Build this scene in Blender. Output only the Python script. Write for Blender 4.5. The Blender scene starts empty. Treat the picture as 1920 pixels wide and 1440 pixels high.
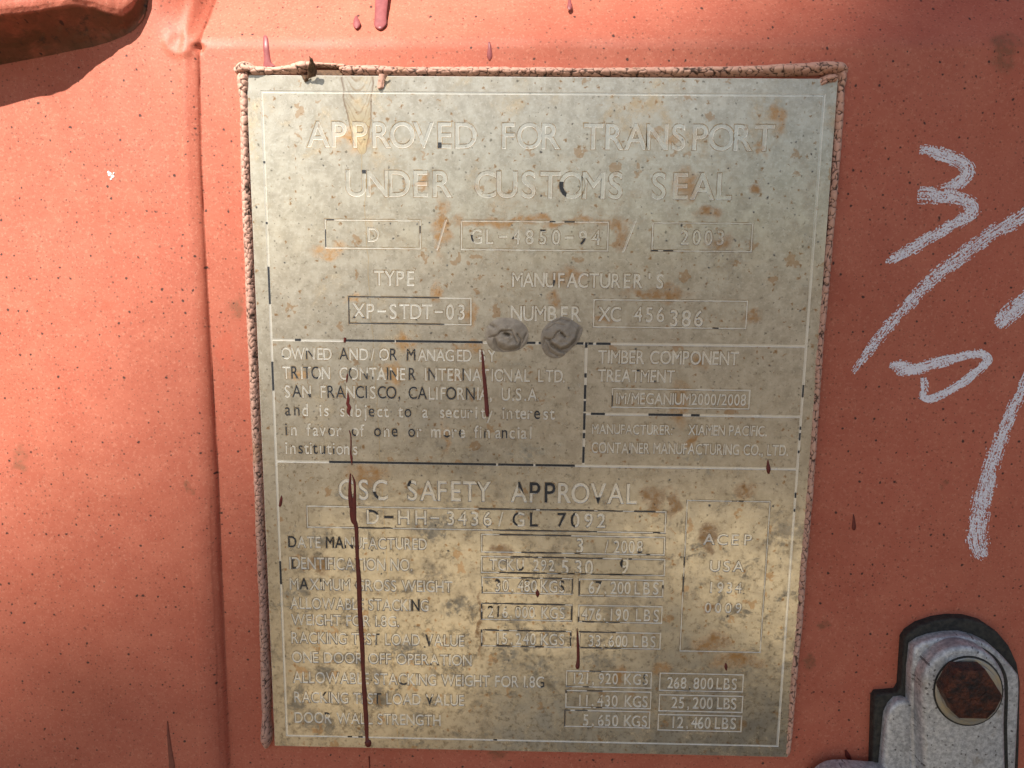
import bpy, math, random
import numpy as np
from mathutils import Vector, noise as mnoise
random.seed(7); rng = np.random.default_rng(7)
scene = bpy.context.scene
COL = scene.collection
R = math.radians

# ------------------------------------------------------------------ camera
# plate face = plane y=0 (faces -Y), X right, Z up, metres.  Pose solved from the plate's inner border.
FPX = 1442.0; CXP, CYP = 960.0, 720.0
BW = 0.21                                    # width of the inner border
_src = np.array([[488,172],[1548,174],[531,1382],[1454,1398]], float)
_dst = np.array([[0,0],[1,0],[0,-1],[1,-1]], float)
_A = []
for (u, v), (x, y) in zip(_src, _dst):
    _A.append([x,y,1,0,0,0,-u*x,-u*y,-u]); _A.append([0,0,0,x,y,1,-v*x,-v*y,-v])
_H = np.linalg.svd(np.array(_A))[2][-1].reshape(3,3)
_K = np.array([[FPX,0,CXP],[0,FPX,CYP],[0,0,1]])
_B = np.linalg.inv(_K) @ _H
if _B[2,2] < 0: _B = -_B
n1, n2 = np.linalg.norm(_B[:,0]), np.linalg.norm(_B[:,1])
r1, r2 = _B[:,0]/n1, _B[:,1]/n2
r3 = np.cross(r1, r2)
U_, _, Vt_ = np.linalg.svd(np.column_stack([r1, -r3, r2]))
RC = U_ @ Vt_                                # world -> cv camera
TC = _B[:,2]/n1*BW                           # world origin (plate border corner) in camera
CAM = -RC.T @ TC
def P(u, v, y=0.0):
    """point of the real plane at depth y that the photo shows at pixel (u, v)"""
    d = RC.T @ np.array([(u-CXP)/FPX, (v-CYP)/FPX, 1.0])
    t = (y - CAM[1]) / d[1]
    p = CAM + t*d
    return Vector((float(p[0]), float(y), float(p[2])))
def proj(x, y, z):
    c = RC @ np.array([x, y, z]) + TC
    return FPX*c[0]/c[2]+CXP, FPX*c[1]/c[2]+CYP
cam_d = bpy.data.cameras.new('camera'); cam = bpy.data.objects.new('camera', cam_d); COL.objects.link(cam)
from mathutils import Matrix
M = Matrix([[RC[0][i], -RC[1][i], -RC[2][i], CAM[i]] for i in range(3)] + [[0,0,0,1]])
cam.matrix_world = M
cam_d.sensor_width = 36; cam_d.lens = FPX/1920*36; cam_d.clip_start = 0.005; cam_d.clip_end = 500
scene.camera = cam

# ------------------------------------------------------------------ light
SUN_EL, SUN_AZ = 44.0, 24.0                  # azimuth to the left of straight-on
S2 = Vector((-math.sin(R(SUN_AZ))*math.cos(R(SUN_EL)), -math.cos(R(SUN_AZ))*math.cos(R(SUN_EL)), math.sin(R(SUN_EL))))
world = bpy.data.worlds.new('World'); scene.world = world; world.use_nodes = True
wn = world.node_tree; bg = wn.nodes['Background']
sky = wn.nodes.new('ShaderNodeTexSky'); sky.sky_type = 'NISHITA'; sky.sun_disc = False
sky.sun_elevation = R(SUN_EL); sky.sun_rotation = math.atan2(S2.x, S2.y)
wn.links.new(sky.outputs[0], bg.inputs[0]); bg.inputs[1].default_value = 0.05
sun_d = bpy.data.lights.new('sun', 'SUN'); sun_d.energy = 5.0; sun_d.angle = R(0.53); sun_d.color = (1.0, 0.955, 0.88)
sun = bpy.data.objects.new('sun', sun_d); COL.objects.link(sun)
sun.rotation_euler = (-S2).to_track_quat('-Z', 'Y').to_euler(); sun.location = S2*3
scene.view_settings.view_transform = 'Standard'; scene.view_settings.look = 'None'
scene.view_settings.exposure = 0.96; scene.view_settings.gamma = 1.0
try: scene.view_settings.use_curve_mapping = False
except Exception: pass
scene.render.engine = 'CYCLES'

# ------------------------------------------------------------------ helpers
def tag(o, label=None, cat=None, group=None, kind=None):
    if label: o['label'] = label
    if cat: o['category'] = cat
    if group: o['group'] = group
    if kind: o['kind'] = kind
    return o
def empty(name, loc=(0,0,0)):
    o = bpy.data.objects.new(name, None); COL.objects.link(o); o.location = loc
    o.empty_display_size = 0.01
    return o
def mesh_obj(name, verts, faces, mat, parent=None, smooth=True, attr=None):
    me = bpy.data.meshes.new(name); me.from_pydata([tuple(v) for v in verts], [], faces)
    me.materials.append(mat)
    if smooth: me.polygons.foreach_set('use_smooth', [True]*len(me.polygons))
    if attr:
        for an, vals in attr.items():
            a = me.attributes.new(an, 'FLOAT', 'POINT'); a.data.foreach_set('value', vals)
    me.update()
    o = bpy.data.objects.new(name, me); COL.objects.link(o)
    if parent:
        o.parent = parent; o.matrix_parent_inverse = Matrix.Translation(parent.location).inverted()
    return o
class NT:
    def __init__(s, name):
        s.m = bpy.data.materials.new(name); s.m.use_nodes = True
        s.t = s.m.node_tree; s.b = s.t.nodes['Principled BSDF']; s.out = s.t.nodes['Material Output']
        tc = s.t.nodes.new('ShaderNodeTexCoord'); s.co = tc.outputs['Object']
        sp = s.t.nodes.new('ShaderNodeSeparateXYZ'); s.L(s.co, sp.inputs[0])
        s.x, s.y, s.z = sp.outputs
        cb = s.t.nodes.new('ShaderNodeCombineXYZ'); s.L(s.x, cb.inputs[0]); s.L(s.z, cb.inputs[1])
        s.flat = cb.outputs[0]
    def L(s, a, b): s.t.links.new(a, b)
    def put(s, v, i):
        if v is None: return
        if isinstance(v, bpy.types.NodeSocket): s.L(v, i)
        else:
            if hasattr(i.default_value, '__len__') and len(i.default_value) == 4 and len(v) == 3: v = (*v, 1)
            i.default_value = v
    def math(s, op, a, b=None, c=None, clamp=False):
        n = s.t.nodes.new('ShaderNodeMath'); n.operation = op; n.use_clamp = clamp
        s.put(a, n.inputs[0]); s.put(b, n.inputs[1]); s.put(c, n.inputs[2]); return n.outputs[0]
    def vmath(s, op, a, b=None):
        n = s.t.nodes.new('ShaderNodeVectorMath'); n.operation = op
        s.put(a, n.inputs[0]); s.put(b, n.inputs[1]); return n.outputs
    def noise(s, scale, detail=4, rough=0.55, vec=None, dist=0.0, stretch=None):
        vec = vec or s.co
        if stretch:
            vec = s.vmath('MULTIPLY', vec, stretch)[0]
        n = s.t.nodes.new('ShaderNodeTexNoise'); n.inputs['Scale'].default_value = scale
        n.inputs['Detail'].default_value = detail; n.inputs['Roughness'].default_value = rough
        n.inputs['Distortion'].default_value = dist
        s.L(vec, n.inputs['Vector']); return n.outputs['Fac']
    def noisec(s, scale, detail=2, vec=None):
        n = s.t.nodes.new('ShaderNodeTexNoise'); n.inputs['Scale'].default_value = scale
        n.inputs['Detail'].default_value = detail; s.L(vec or s.co, n.inputs['Vector']); return n.outputs['Color']
    def mr(s, v, a, b, c=0.0, d=1.0, smooth=True):
        n = s.t.nodes.new('ShaderNodeMapRange'); n.interpolation_type = 'SMOOTHSTEP' if smooth else 'LINEAR'
        s.put(v, n.inputs[0])
        for i, q in zip((1,2,3,4), (a,b,c,d)): n.inputs[i].default_value = q
        return n.outputs[0]
    def mix(s, f, a, b, blend='MIX'):
        n = s.t.nodes.new('ShaderNodeMix'); n.data_type = 'RGBA'; n.blend_type = blend
        s.put(f, n.inputs[0]); s.put(a, n.inputs[6]); s.put(b, n.inputs[7]); return n.outputs[2]
    def dots(s, scale, rmin, rmax, keep, warp=0.0):
        """scattered round specks; scale = cells per metre, radii in cells"""
        vec = s.flat
        if warp:
            c = s.vmath('SUBTRACT', s.noisec(scale*2.5), (0.5,0.5,0.5))[0]
            sc = s.vmath('MULTIPLY', c, (warp/scale,)*3)[0]
            vec = s.vmath('ADD', vec, sc)[0]
        n = s.t.nodes.new('ShaderNodeTexVoronoi'); n.voronoi_dimensions = '2D'
        n.inputs['Scale'].default_value = scale; s.L(vec, n.inputs['Vector'])
        sc_ = s.t.nodes.new('ShaderNodeSeparateColor'); s.L(n.outputs['Color'], sc_.inputs[0])
        on = s.math('LESS_THAN', sc_.outputs[0], keep)
        g = s.math('POWER', sc_.outputs[1], 2.5)
        rad = s.math('MULTIPLY_ADD', g, rmax-rmin, rmin)
        d = s.math('SUBTRACT', rad, n.outputs['Distance'])
        m = s.math('MULTIPLY', d, 14.0, clamp=True)
        return s.math('MULTIPLY', m, on)
    def blob(s, u, v, rpx, rv=None, wv=None, soft=0.5, yy=0.0):
        """soft-edged stain round a point of the plate; returns 0..1"""
        p = P(u, v, yy); rx = rpx*2.0e-4; rz = (rv or rpx)*2.0e-4
        d = s.vmath('SUBTRACT', wv or s.flat, (p.x, p.z, 0))[0]
        d = s.vmath('MULTIPLY', d, (1/rx, 1/rz, 0))[0]
        l = s.vmath('LENGTH', d)[1]
        return s.mr(l, 1.0+soft, 1.0-soft)
    def maxs(s, lst):
        r = lst[0]
        for q in lst[1:]: r = s.math('MAXIMUM', r, q)
        return r
    def warp(s, amp, scale, detail=3):
        c = s.vmath('SUBTRACT', s.noisec(scale, detail), (0.5,0.5,0.5))[0]
        # noise is in XYZ, we move the flat coordinate
        c = s.vmath('MULTIPLY', c, (amp, amp, 0))[0]
        return s.vmath('ADD', s.flat, c)[0]
    def bump(s, h, strength, dist, prev=None):
        n = s.t.nodes.new('ShaderNodeBump'); n.inputs['Strength'].default_value = strength
        n.inputs['Distance'].default_value = dist; s.put(h, n.inputs['Height'])
        if prev is not None: s.L(prev, n.inputs['Normal'])
        return n.outputs[0]
    def fin(s, col=None, rough=None, metal=None, nrm=None, spec=None):
        if col is not None: s.put(col, s.b.inputs['Base Color'])
        if rough is not None: s.put(rough, s.b.inputs['Roughness'])
        if metal is not None: s.put(metal, s.b.inputs['Metallic'])
        if spec is not None: s.put(spec, s.b.inputs['Specular IOR Level'])
        if nrm is not None: s.L(nrm, s.b.inputs['Normal'])
        return s.m

# ------------------------------------------------------------------ materials
YD = 0.003                                   # door sheet lies 3 mm behind the plate face
def door_paint(name, rusty=0.0):
    n = NT(name)
    big = n.noise(9, 4, 0.6); fine = n.noise(900, 3, 0.7); mid = n.noise(70, 5, 0.65)
    c = n.mix(n.mr(big, 0.3, 0.7), (0.475, 0.122, 0.072), (0.40, 0.098, 0.056))
    c = n.mix(n.mr(mid, 0.35, 0.7, 0.05, 0.42), c, (0.55, 0.175, 0.105))
    c = n.mix(n.mr(n.noise(16, 5, 0.7), 0.45, 0.7, 0, 0.30), c, (0.40, 0.095, 0.05))
    c = n.mix(n.mr(fine, 0.50, 0.72, 0, 0.38), c, (0.66, 0.29, 0.19))
    # darker red scuffs and rusty yellow spots
    wv = n.warp(0.010, 190, 5)
    red = n.maxs([n.blob(83,575,10,26,wv), n.blob(205,572,12,10,wv), n.blob(416,660,10,45,wv)])
    c = n.mix(n.math('MULTIPLY', red, 0.35), c, (0.50, 0.09, 0.045))
    ru = n.maxs([n.blob(360,912,9,8,wv), n.blob(437,575,14,18,wv), n.blob(1893,92,22,34,wv), n.blob(935,1418,22,16,wv),
                 n.blob(1392,1415,16,7,wv), n.blob(1551,1178,12,9,wv), n.blob(1524,1248,10,14,wv), n.blob(1780,908,9,9,wv),
                 n.blob(45,860,12,30,wv), n.blob(1500,1200,10,16,wv)])
    c = n.mix(n.math('MULTIPLY', n.math('MULTIPLY', ru, n.mr(n.noise(450,4,.7), .35, .6, .2, 1)), 0.62), c, (0.16, 0.075, 0.035))
    if rusty:
        at = n.t.nodes.new('ShaderNodeAttribute'); at.attribute_name = 'rust'
        c = n.mix(n.math('MULTIPLY', at.outputs['Fac'], n.mr(n.noise(80,5,.7), 0.25, 0.6, 0.45, 0.95)), c, (0.13, 0.052, 0.024))
        rn = n.noise(60, 6, 0.7, dist=0.6)
        c = n.mix(n.math('MULTIPLY', at.outputs['Fac'], n.mr(rn, 0.44, 0.62, 0, rusty)), c, (0.10, 0.045, 0.018))
        rn2 = n.noise(140, 5, 0.7)
        c = n.mix(n.math('MULTIPLY', at.outputs['Fac'], n.mr(rn2, 0.56, 0.68, 0, rusty*0.9)), c, (0.045, 0.03, 0.02))
    sp1 = n.dots(520, 0.08, 0.26, 0.60, 0.35)
    sp0 = n.dots(1000, 0.10, 0.30, 0.35, 0.3)
    c = n.mix(n.math('MULTIPLY', sp0, 0.40), c, (0.14, 0.045, 0.025))
    sp2 = n.dots(230, 0.05, 0.16, 0.55, 0.25)
    sp3 = n.dots(70, 0.025, 0.055, 0.40, 0.1)
    c = n.mix(n.math('MULTIPLY', sp1, 0.55), c, (0.09, 0.035, 0.02))
    c = n.mix(n.math('MULTIPLY', n.math('MAXIMUM', sp2, sp3), 0.9), c, (0.022, 0.012, 0.01))
    b = n.bump(n.noise(1100, 3, 0.65), 0.28, 0.0003)
    b = n.bump(n.noise(45, 3, 0.5), 0.20, 0.0015, b)
    return n.fin(c, n.mr(n.noise(30, 3), 0.3, 0.7, 0.55, 0.70), 0.0, b, 0.45)
M_DOOR = door_paint('faded_red_paint')
M_RIB = door_paint('rusty_red_paint', 0.9)

def plate_metal(name, floor=False):
    n = NT(name)
    zt = P(960,172).z; zb = P(960,1390).z
    down = n.mr(n.z, zt, zb, 0, 1, smooth=False)
    n1_ = n.noise(38, 6, 0.68, dist=0.3); n2_ = n.noise(170, 5, 0.7); n3_ = n.noise(700, 3, 0.7)
    base = n.mix(n.mr(n2_, 0.36, 0.62), (0.58, 0.53, 0.43), (0.45, 0.405, 0.32))
    base = n.mix(n.mr(n3_, 0.48, 0.7, 0, 0.6), base, (0.66, 0.62, 0.53))
    base = n.mix(n.mr(down, 0.25, 1.0, 0, 0.6), base, (0.50, 0.42, 0.29))
    # ochre staining, everywhere in soft clouds
    och = n.math('MULTIPLY', n.mr(n1_, 0.50, 0.68), n.mr(n2_, 0.35, 0.65))
    base = n.mix(n.math('MULTIPLY', och, 0.45), base, (0.42, 0.27, 0.10))
    # brown-black grime, growing towards the bottom edge
    gr = n.math('ADD', n.noise(85, 7, 0.78, dist=0.4), n.math('MULTIPLY', down, 0.12))
    wt = n.math('MULTIPLY_ADD', down, 0.75, 0.25)
    base = n.mix(n.math('MULTIPLY', wt, n.mr(gr, 0.57, 0.80, 0, 0.62)), base, (0.13, 0.095, 0.05))
    gf = n.math('ADD', n.noise(420, 4, 0.75), n.math('MULTIPLY', down, 0.09))
    base = n.mix(n.mr(gf, 0.58, 0.74, 0, 0.60), base, (0.12, 0.085, 0.045))
    # named rust stains
    wv = n.warp(0.012, 130, 4)
    B = n.blob
    ST = [(1460,222,14,20),(1433,282,9,9),(1285,345,22,24),(1165,437,14,28),(1325,402,22,10),(1350,455,22,14),(820,545,9,17),
          (1262,262,10,14),(828,428,11,52),(795,345,9,9),(660,262,24,18),(1000,415,160,7),(1420,350,10,10),
          (1065,520,34,12),(1040,560,10,16),(880,590,9,26),(660,560,14,9),(755,640,14,12),(740,700,18,22),(880,655,24,14),
          (905,690,16,12),(690,890,38,22),(1275,760,16,34),(1310,680,14,12),(1230,550,60,10),(1380,760,24,10),
          (1300,825,7,22),(1398,925,16,16),(1225,930,22,18),(1265,945,12,18),(1330,1005,16,26),(1330,1140,10,9),
          (1340,1205,34,18),(1380,1240,50,14),(1240,1255,14,12),(1160,1265,10,20),(835,820,6,34),(899,1170,5,60),
          (560,705,16,10),(620,470,26,12),(940,1030,20,10),(600,1060,18,12),(1130,600,20,8),(1412,590,20,14)]
    st = n.maxs([B(u,v,a,b_,wv,0.6) for u,v,a,b_ in ST])
    stn = n.math('MULTIPLY', st, n.mr(n.noise(330, 4, 0.7), 0.32, 0.62, 0.25, 1.0))
    base = n.mix(n.math('MULTIPLY', stn, 0.85), base, (0.40, 0.185, 0.035))
    GR = [(990,850,60,24),(1010,1265,44,30),(700,1300,30,26),(860,1140,26,20),(1250,1290,60,26),(1130,1240,40,16),
          (950,1230,24,24),(1030,1060,40,12),(560,1110,26,22),(760,1220,40,22),(1290,850,30,10),(600,1010,30,12),(820,990,50,16)]
    gk = n.maxs([B(u,v,a,b_,n.warp(0.02, 90, 4),0.8) for u,v,a,b_ in GR])
    gk = n.math('MULTIPLY', gk, n.mr(n.noise(260, 5, 0.75), 0.38, 0.66))
    base = n.mix(n.math('MULTIPLY', gk, 0.48), base, (0.11, 0.08, 0.04))
    # dried resin run with wood-grain like tide lines, below the torn sealant
    o = P(669, 145)
    d = n.vmath('SUBTRACT', n.warp(0.0022, 170, 3), (o.x, o.z, 0))[0]
    sp_ = n.t.nodes.new('ShaderNodeSeparateXYZ'); n.L(d, sp_.inputs[0])
    zz = n.math('DIVIDE', sp_.outputs[1], -0.0278); xx = n.math('ABSOLUTE', n.math('DIVIDE', n.math('SUBTRACT', sp_.outputs[0], n.math('MULTIPLY', zz, 0.0012)), 0.0062))
    wd = n.math('POWER', n.math('MAXIMUM', n.math('SUBTRACT', 1.0, zz), 0.0), 0.42)
    rel = n.math('DIVIDE', xx, n.math('MAXIMUM', wd, 0.02))
    inside = n.math('MULTIPLY', n.mr(rel, 1.02, 0.95), n.math('GREATER_THAN', zz, -0.02))
    ph = n.math('ADD', n.math('MULTIPLY', zz, 1.0), n.math('MULTIPLY', n.math('POWER', rel, 2.0), 0.42))
    wv2 = n.mr(n.math('SINE', n.math('MULTIPLY', ph, 46.0)), 0.3, 1.0)
    rc = n.mix(n.mr(zz, 0.15, 0.7), base, (0.55, 0.43, 0.25))
    rc = n.mix(n.math('MULTIPLY', wv2, n.mr(n.noise(240,3), 0.35, 0.6, 0.1, 0.6)), rc, (0.30, 0.19, 0.10))
    rc = n.mix(n.math('MULTIPLY', n.mr(rel, 0.80, 0.97), 0.75), rc, (0.17, 0.09, 0.05))
    base = n.mix(n.math('MULTIPLY', inside, 0.85), base, rc)
    sp1 = n.dots(420, 0.06, 0.22, 0.45, 0.5)
    sp2 = n.dots(190, 0.035, 0.11, 0.40, 0.3)
    base = n.mix(n.math('MULTIPLY', sp1, 0.6), base, (0.07, 0.055, 0.035))
    base = n.mix(n.math('MULTIPLY', sp2, 0.92), base, (0.02, 0.02, 0.022))
    rs = n.math('MAXIMUM', n.dots(150, 0.06, 0.36, 0.30, 1.4), n.dots(420, 0.08, 0.34, 0.25, 1.2))
    base = n.mix(n.math('MULTIPLY', rs, 0.5), base, (0.36, 0.175, 0.045))
    ring = n.dots(34, 0.05, 0.14, 0.30, 0.25)
    base = n.mix(n.math('MULTIPLY', ring, 0.30), base, (0.16, 0.12, 0.08))
    dirt = n.maxs([och, stn, n.mr(gr, 0.62, 0.80), gk, sp2])
    metal = n.math('MULTIPLY', n.mr(dirt, 0.0, 0.8, 1.0, 0.2), n.mr(down, 0.1, 0.8, 0.36, 0.60) if not floor else 0.45)
    rough = n.mr(n.noise(120, 4), 0.3, 0.7, 0.13, 0.22)
    if floor: base = n.mix(n.mr(down, 0.17, 0.30, 0.24, 0.72), base, (0.86, 0.83, 0.75))
    rough = n.math('ADD', rough, n.math('MULTIPLY', dirt, 0.2))
    b = n.bump(n.noise(500, 4, 0.7), 0.12, 0.0001)
    b = n.bump(n.noise(30, 2, 0.5), 0.05, 0.001, b)
    b = n.bump(n.math('MULTIPLY', dirt, 1.0), 0.12, 0.0002, b)
    return n.fin(base, rough, metal, b, 0.5)
M_PLATE = plate_metal('stained_steel')
M_FLOOR = plate_metal('etched_steel', True)

def simple(name, c1, c2, scale, rough=0.5, metal=0.0, bs=0.2, bd=0.0003, spec=0.5, det=4):
    n = NT(name); f = n.noise(scale, det, 0.65)
    return n.fin(n.mix(n.mr(f, 0.32, 0.68), c1, c2), rough, metal, n.bump(n.noise(scale*2.2, det, 0.65), bs, bd), spec)
M_EDGE = simple('worn_highlight_edge', (0.95,0.93,0.86), (0.76,0.70,0.60), 260, 0.32, 0.25, 0.1)
M_HALO = simple('rust_edging', (0.34,0.235,0.115), (0.20,0.145,0.085), 330, 0.5, 0.15, 0.1)
M_BLACK = simple('black_infill', (0.012,0.014,0.018), (0.035,0.037,0.042), 900, 0.55)
M_PUNCH = simple('punched_shadow_metal', (0.16,0.145,0.12), (0.24,0.22,0.19), 900, 0.5, 0.3)
M_DRIP = simple('dark_red_paint', (0.15,0.016,0.010), (0.10,0.012,0.009), 500, 0.5, 0, 0.1)
M_DRIP3 = simple('brown_red_paint', (0.22,0.058,0.036), (0.18,0.045,0.028), 500, 0.6, 0, 0.1)
M_DRIP2 = simple('plum_red_paint', (0.30,0.085,0.085), (0.25,0.065,0.066), 500, 0.42, 0, 0.1, spec=0.4)
M_CHALK = simple('white_chalk', (0.97,0.94,0.98), (0.80,0.76,0.84), 1400, 0.9, 0, 0.8, 0.0005, 0.2)
M_WHITE = simple('white_fleck', (0.85,0.85,0.82), (0.8,0.8,0.78), 500, 0.5)
def sealant_mat():
    n = NT('cracked_sealant'); a = n.t.nodes.new('ShaderNodeAttribute'); a.attribute_name = 'crack'
    c = n.mix(n.mr(n.noise(200, 5, 0.7), 0.3, 0.7), (0.66,0.40,0.30), (0.55,0.30,0.225))
    c = n.mix(n.mr(n.noise(28, 4, 0.6), 0.45, 0.65, 0, 0.5), c, (0.60,0.33,0.26))
    c = n.mix(n.mr(n.noise(60, 3), 0.6, 0.72, 0, 0.4), c, (0.30,0.15,0.06))
    c = n.mix(n.mr(a.outputs['Fac'], 0.25, 0.9, 0, 0.93), c, (0.035,0.022,0.016))
    return n.fin(c, 0.75, 0, n.bump(n.noise(1500, 4, 0.7), 0.4, 0.0003), 0.3)
M_SEAL = sealant_mat()
M_SEALDARK = simple('weathered_sealant', (0.07,0.04,0.022), (0.20,0.11,0.06), 500, 0.8, 0, 0.5)
M_PUTTY = None
def putty_mat():
    n = NT('grey_putty'); a = n.t.nodes.new('ShaderNodeAttribute'); a.attribute_name = 'fold'
    c = n.mix(n.mr(n.noise(220, 5, 0.7, dist=1.5), 0.3, 0.7), (0.37,0.31,0.245), (0.26,0.215,0.165))
    c = n.mix(n.mr(a.outputs['Fac'], 0.4, 1.0, 0, 0.8), c, (0.05,0.038,0.028))
    return n.fin(c, 0.55, 0, n.bump(n.noise(700, 4, 0.7, dist=1.0), 0.25, 0.0004), 0.4)
M_PUTTY = putty_mat()
def galv():
    n = NT('galvanised_steel')
    c = n.mix(n.mr(n.noise(520, 5, 0.75), 0.35, 0.65), (0.66,0.66,0.66), (0.36,0.36,0.365))
    c = n.mix(n.mr(n.noise(60, 5, 0.7), 0.5, 0.72, 0, 0.7), c, (0.20,0.21,0.23))
    c = n.mix(n.mr(n.noise(90, 5, 0.7, dist=1.0), 0.58, 0.72, 0, 0.6), c, (0.30,0.25,0.19))
    c = n.mix(n.math('MULTIPLY', n.dots(500, 0.08, 0.3, 0.4, 0.7), 0.8), c, (0.07,0.06,0.055))
    return n.fin(c, n.mr(n.noise(300,4), 0.3, 0.7, 0.42, 0.62), 0.45, n.bump(n.noise(420, 5, 0.75), 0.45, 0.0006), 0.5)
M_GALV = galv()
M_GASKET_GAP = simple('black_gasket_and_gap', (0.010,0.010,0.009), (0.040,0.036,0.028), 500, 0.7, 0, 0.6, 0.0006)
M_RUSTBOLT = simple('rusted_bolt', (0.012,0.006,0.005), (0.130,0.035,0.014), 300, 0.38, 0.25, 1.0, 0.0014, 0.6, 6)
M_WASHER = simple('stained_washer', (0.50,0.42,0.28), (0.38,0.38,0.36), 160, 0.4, 0.6, 0.3)
M_BARK = simple('bark', (0.07,0.05,0.035), (0.14,0.11,0.08), 12, 0.9, 0, 0.8, 0.02)
M_LEAF = simple('leaf_green', (0.045,0.085,0.022), (0.07,0.12,0.035), 5, 0.55, 0, 0.1, 0.002)
M_DIRT = simple('dusty_yard', (0.17,0.13,0.085), (0.13,0.10,0.07), 1.5, 0.95, 0, 0.5, 0.03, 0.2)
M_PALE_PATCH = simple('pale_reflector_patch', (0.72,0.61,0.43), (0.62,0.52,0.36), 2, 0.95, 0, 0.5, 0.01, 0.2)
M_DARK_STRIP = simple('dark_reflected_strip', (0.055,0.06,0.068), (0.075,0.08,0.088), 6, 0.9, 0, 0.5, 0.01, 0.3)

# ------------------------------------------------------------------ ground in front of the door (seen only as reflection, two patches added to shape it)
GZ = -1.30
g = mesh_obj('ground', [(-150,-150,GZ-0.02),(150,-150,GZ-0.02),(150,150,GZ-0.02),(-150,150,GZ-0.02)], [(0,1,2,3)], M_DIRT, smooth=False)
tag(g, 'pale dusty ground of the yard in front of the container', 'ground', kind='structure')
g = mesh_obj('added_dark_strip', [(-0.02,-1.92,GZ),(4,-1.92,GZ),(4,0.2,GZ),(-0.02,0.2,GZ)], [(0,1,2,3)], M_DARK_STRIP, smooth=False)  # unseen dark strip, added to darken the lower edge of the plate's reflection
tag(g, 'unseen dark ground strip added to darken the foot of the plate reflection', 'added_dark_strip', kind='structure')

g = mesh_obj('path', [(-1.0,-3.5,GZ+.004),(1.5,-3.5,GZ+.004),(1.25,-1.93,GZ+.004),(-0.02,-1.93,GZ+.004),(-0.04,-1.62,GZ+.004),(-0.5,-1.50,GZ+.004)], [(0,1,2,3,4,5)], M_PALE_PATCH, smooth=False)  # unseen pale patch, added as a reflector for the warm glow in the plate
tag(g, 'unseen pale ground patch added to brighten the plate reflection', 'path', kind='structure')

# ------------------------------------------------------------------ the door sheet
door = empty('container_door', (P(960,720,YD).x, YD, GZ))
tag(door, 'faded salmon red steel container door speckled with black, carrying the data plate', 'door')
def lin(x, xs, ys): return float(np.interp(x, xs, ys))
def crease(v): return lin(v, [-400,0,90,300,600,900,1200,1440,1900], [374,376,374,378,392,410,421,431,448])
def sst(t): t = min(1, max(0, t)); return t*t*(3-2*t)
def door_h(u, v):
    """how far the sheet stands proud of its flat field (m)"""
    xc = crease(v)
    h = 0.0
    if v < 78 + 18 and u > 280:                       # the field above leans back
        t = (78 - v); sl = 0.72*2.0e-4
        q = t if t > 16 else (t+16)*(t+16)/64 if t > -16 else 0
        h -= q*sl*sst((u-285)/100)
    w = lin(v, [0,100,500,900,1440], [36,32,26,32,46]); Hh = lin(v, [0,120,420,700,1440], [0.0018,0.0022,0.0024,0.0040,0.0062])
    if u < xc:
        t = min(1, (xc-u)/w)
        h += Hh*math.sqrt(max(0, 1-(1-t)**2.1))
    # narrow raised bead beside the crease, dying out downwards
    a = lin(v, [-100,60,120,300,520], [0.0014,0.0009,0.0005,0.0005,0.0])
    h += a*math.exp(-((u-(xc-24))/10)**2)
    # second wider swell running up out of the picture
    a = lin(v, [-200,0,110], [0.0026,0.0009,0.0])
    h += a*math.exp(-((u-(xc-34))/24)**2)
    # pressed dimple
    r = math.hypot(u-342, (v-76)*0.95)
    h += -0.0009*math.exp(-(r/15)**2) + 0.0004*math.exp(-((r-26)/8)**2)*sst((v-60)/25)
    h += -0.0018*math.exp(-(((u-372)/8)**2+((v-90)/8)**2))
    # thin score line to the left of the crease lower down
    if v > 880: h += 0.00025*sst((u-(xc-44)+2)/4)*(1 if u < xc-10 else 0)*sst((v-880)/100)
    # slow waviness of the old sheet
    h += 0.0006*mnoise.noise(Vector((u*0.0035, v*0.0028, 3.1)))
    # faint dent patches
    return h
xsr = np.unique(np.concatenate([np.linspace(-0.9,-0.28,10), np.arange(-0.28, 0.42, 0.0011), np.linspace(0.42,1.1,10),
        np.arange(P(290,700,YD).x, P(470,700,YD).x, 0.00036)]))
zsr = np.unique(np.concatenate([np.linspace(-1.25,-0.40,10), np.arange(-0.40, 0.16, 0.0011), np.linspace(0.16,0.9,10),
        np.arange(P(700,125,YD).z, P(700,40,YD).z, 0.0005)]))
verts = []; faces = []
for z in zsr:
    for x in xsr:
        u, v = proj(x, YD, z)
        u = min(max(u, -600), 2600); v = min(max(v, -500), 2000)
        verts.append((x, YD - door_h(u, v), z))
nx = len(xsr)
for j in range(len(zsr)-1):
    for i in range(nx-1):
        a = j*nx+i; faces.append((a, a+1, a+1+nx, a+nx))
sheet = mesh_obj('door_panel', verts, faces, M_DOOR, door)

# pressed rib that stands out of the sheet at the top left
st = [  # u, v junction, u lip, v lip, lip projection, v top, top projection
 (-1500,300,-1500,200,0.026,-300,0.018), (-500,190,-500,90,0.024,-400,0.016), (-200,150,-200,56,0.022,-350,0.015), (0,124,0,28,0.0195,-300,0.014),
 (50,115,50,23,0.0170,-300,0.0120), (100,106,100,15,0.0140,-300,0.0110), (140,97,142,11,0.0118,-300,0.0095),
 (175,90,176,15,0.0092,-300,0.0075), (205,80,205,26,0.0068,-300,0.0060), (232,68,230,29,0.0048,-300,0.0045),
 (252,56,248,16,0.0034,-300,0.0032), (264,44,261,-2,0.0024,-300,0.0022), (273,30,268,-30,0.0017,-300,0.0015),
 (284,-40,276,-90,0.0012,-300,0.001), (300,-160,290,-200,0.0008,-300,0.0006)]
st = np.array(st, float)
ys0 = YD - 0.0030
verts = []; faces = []
rustv = []
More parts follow.
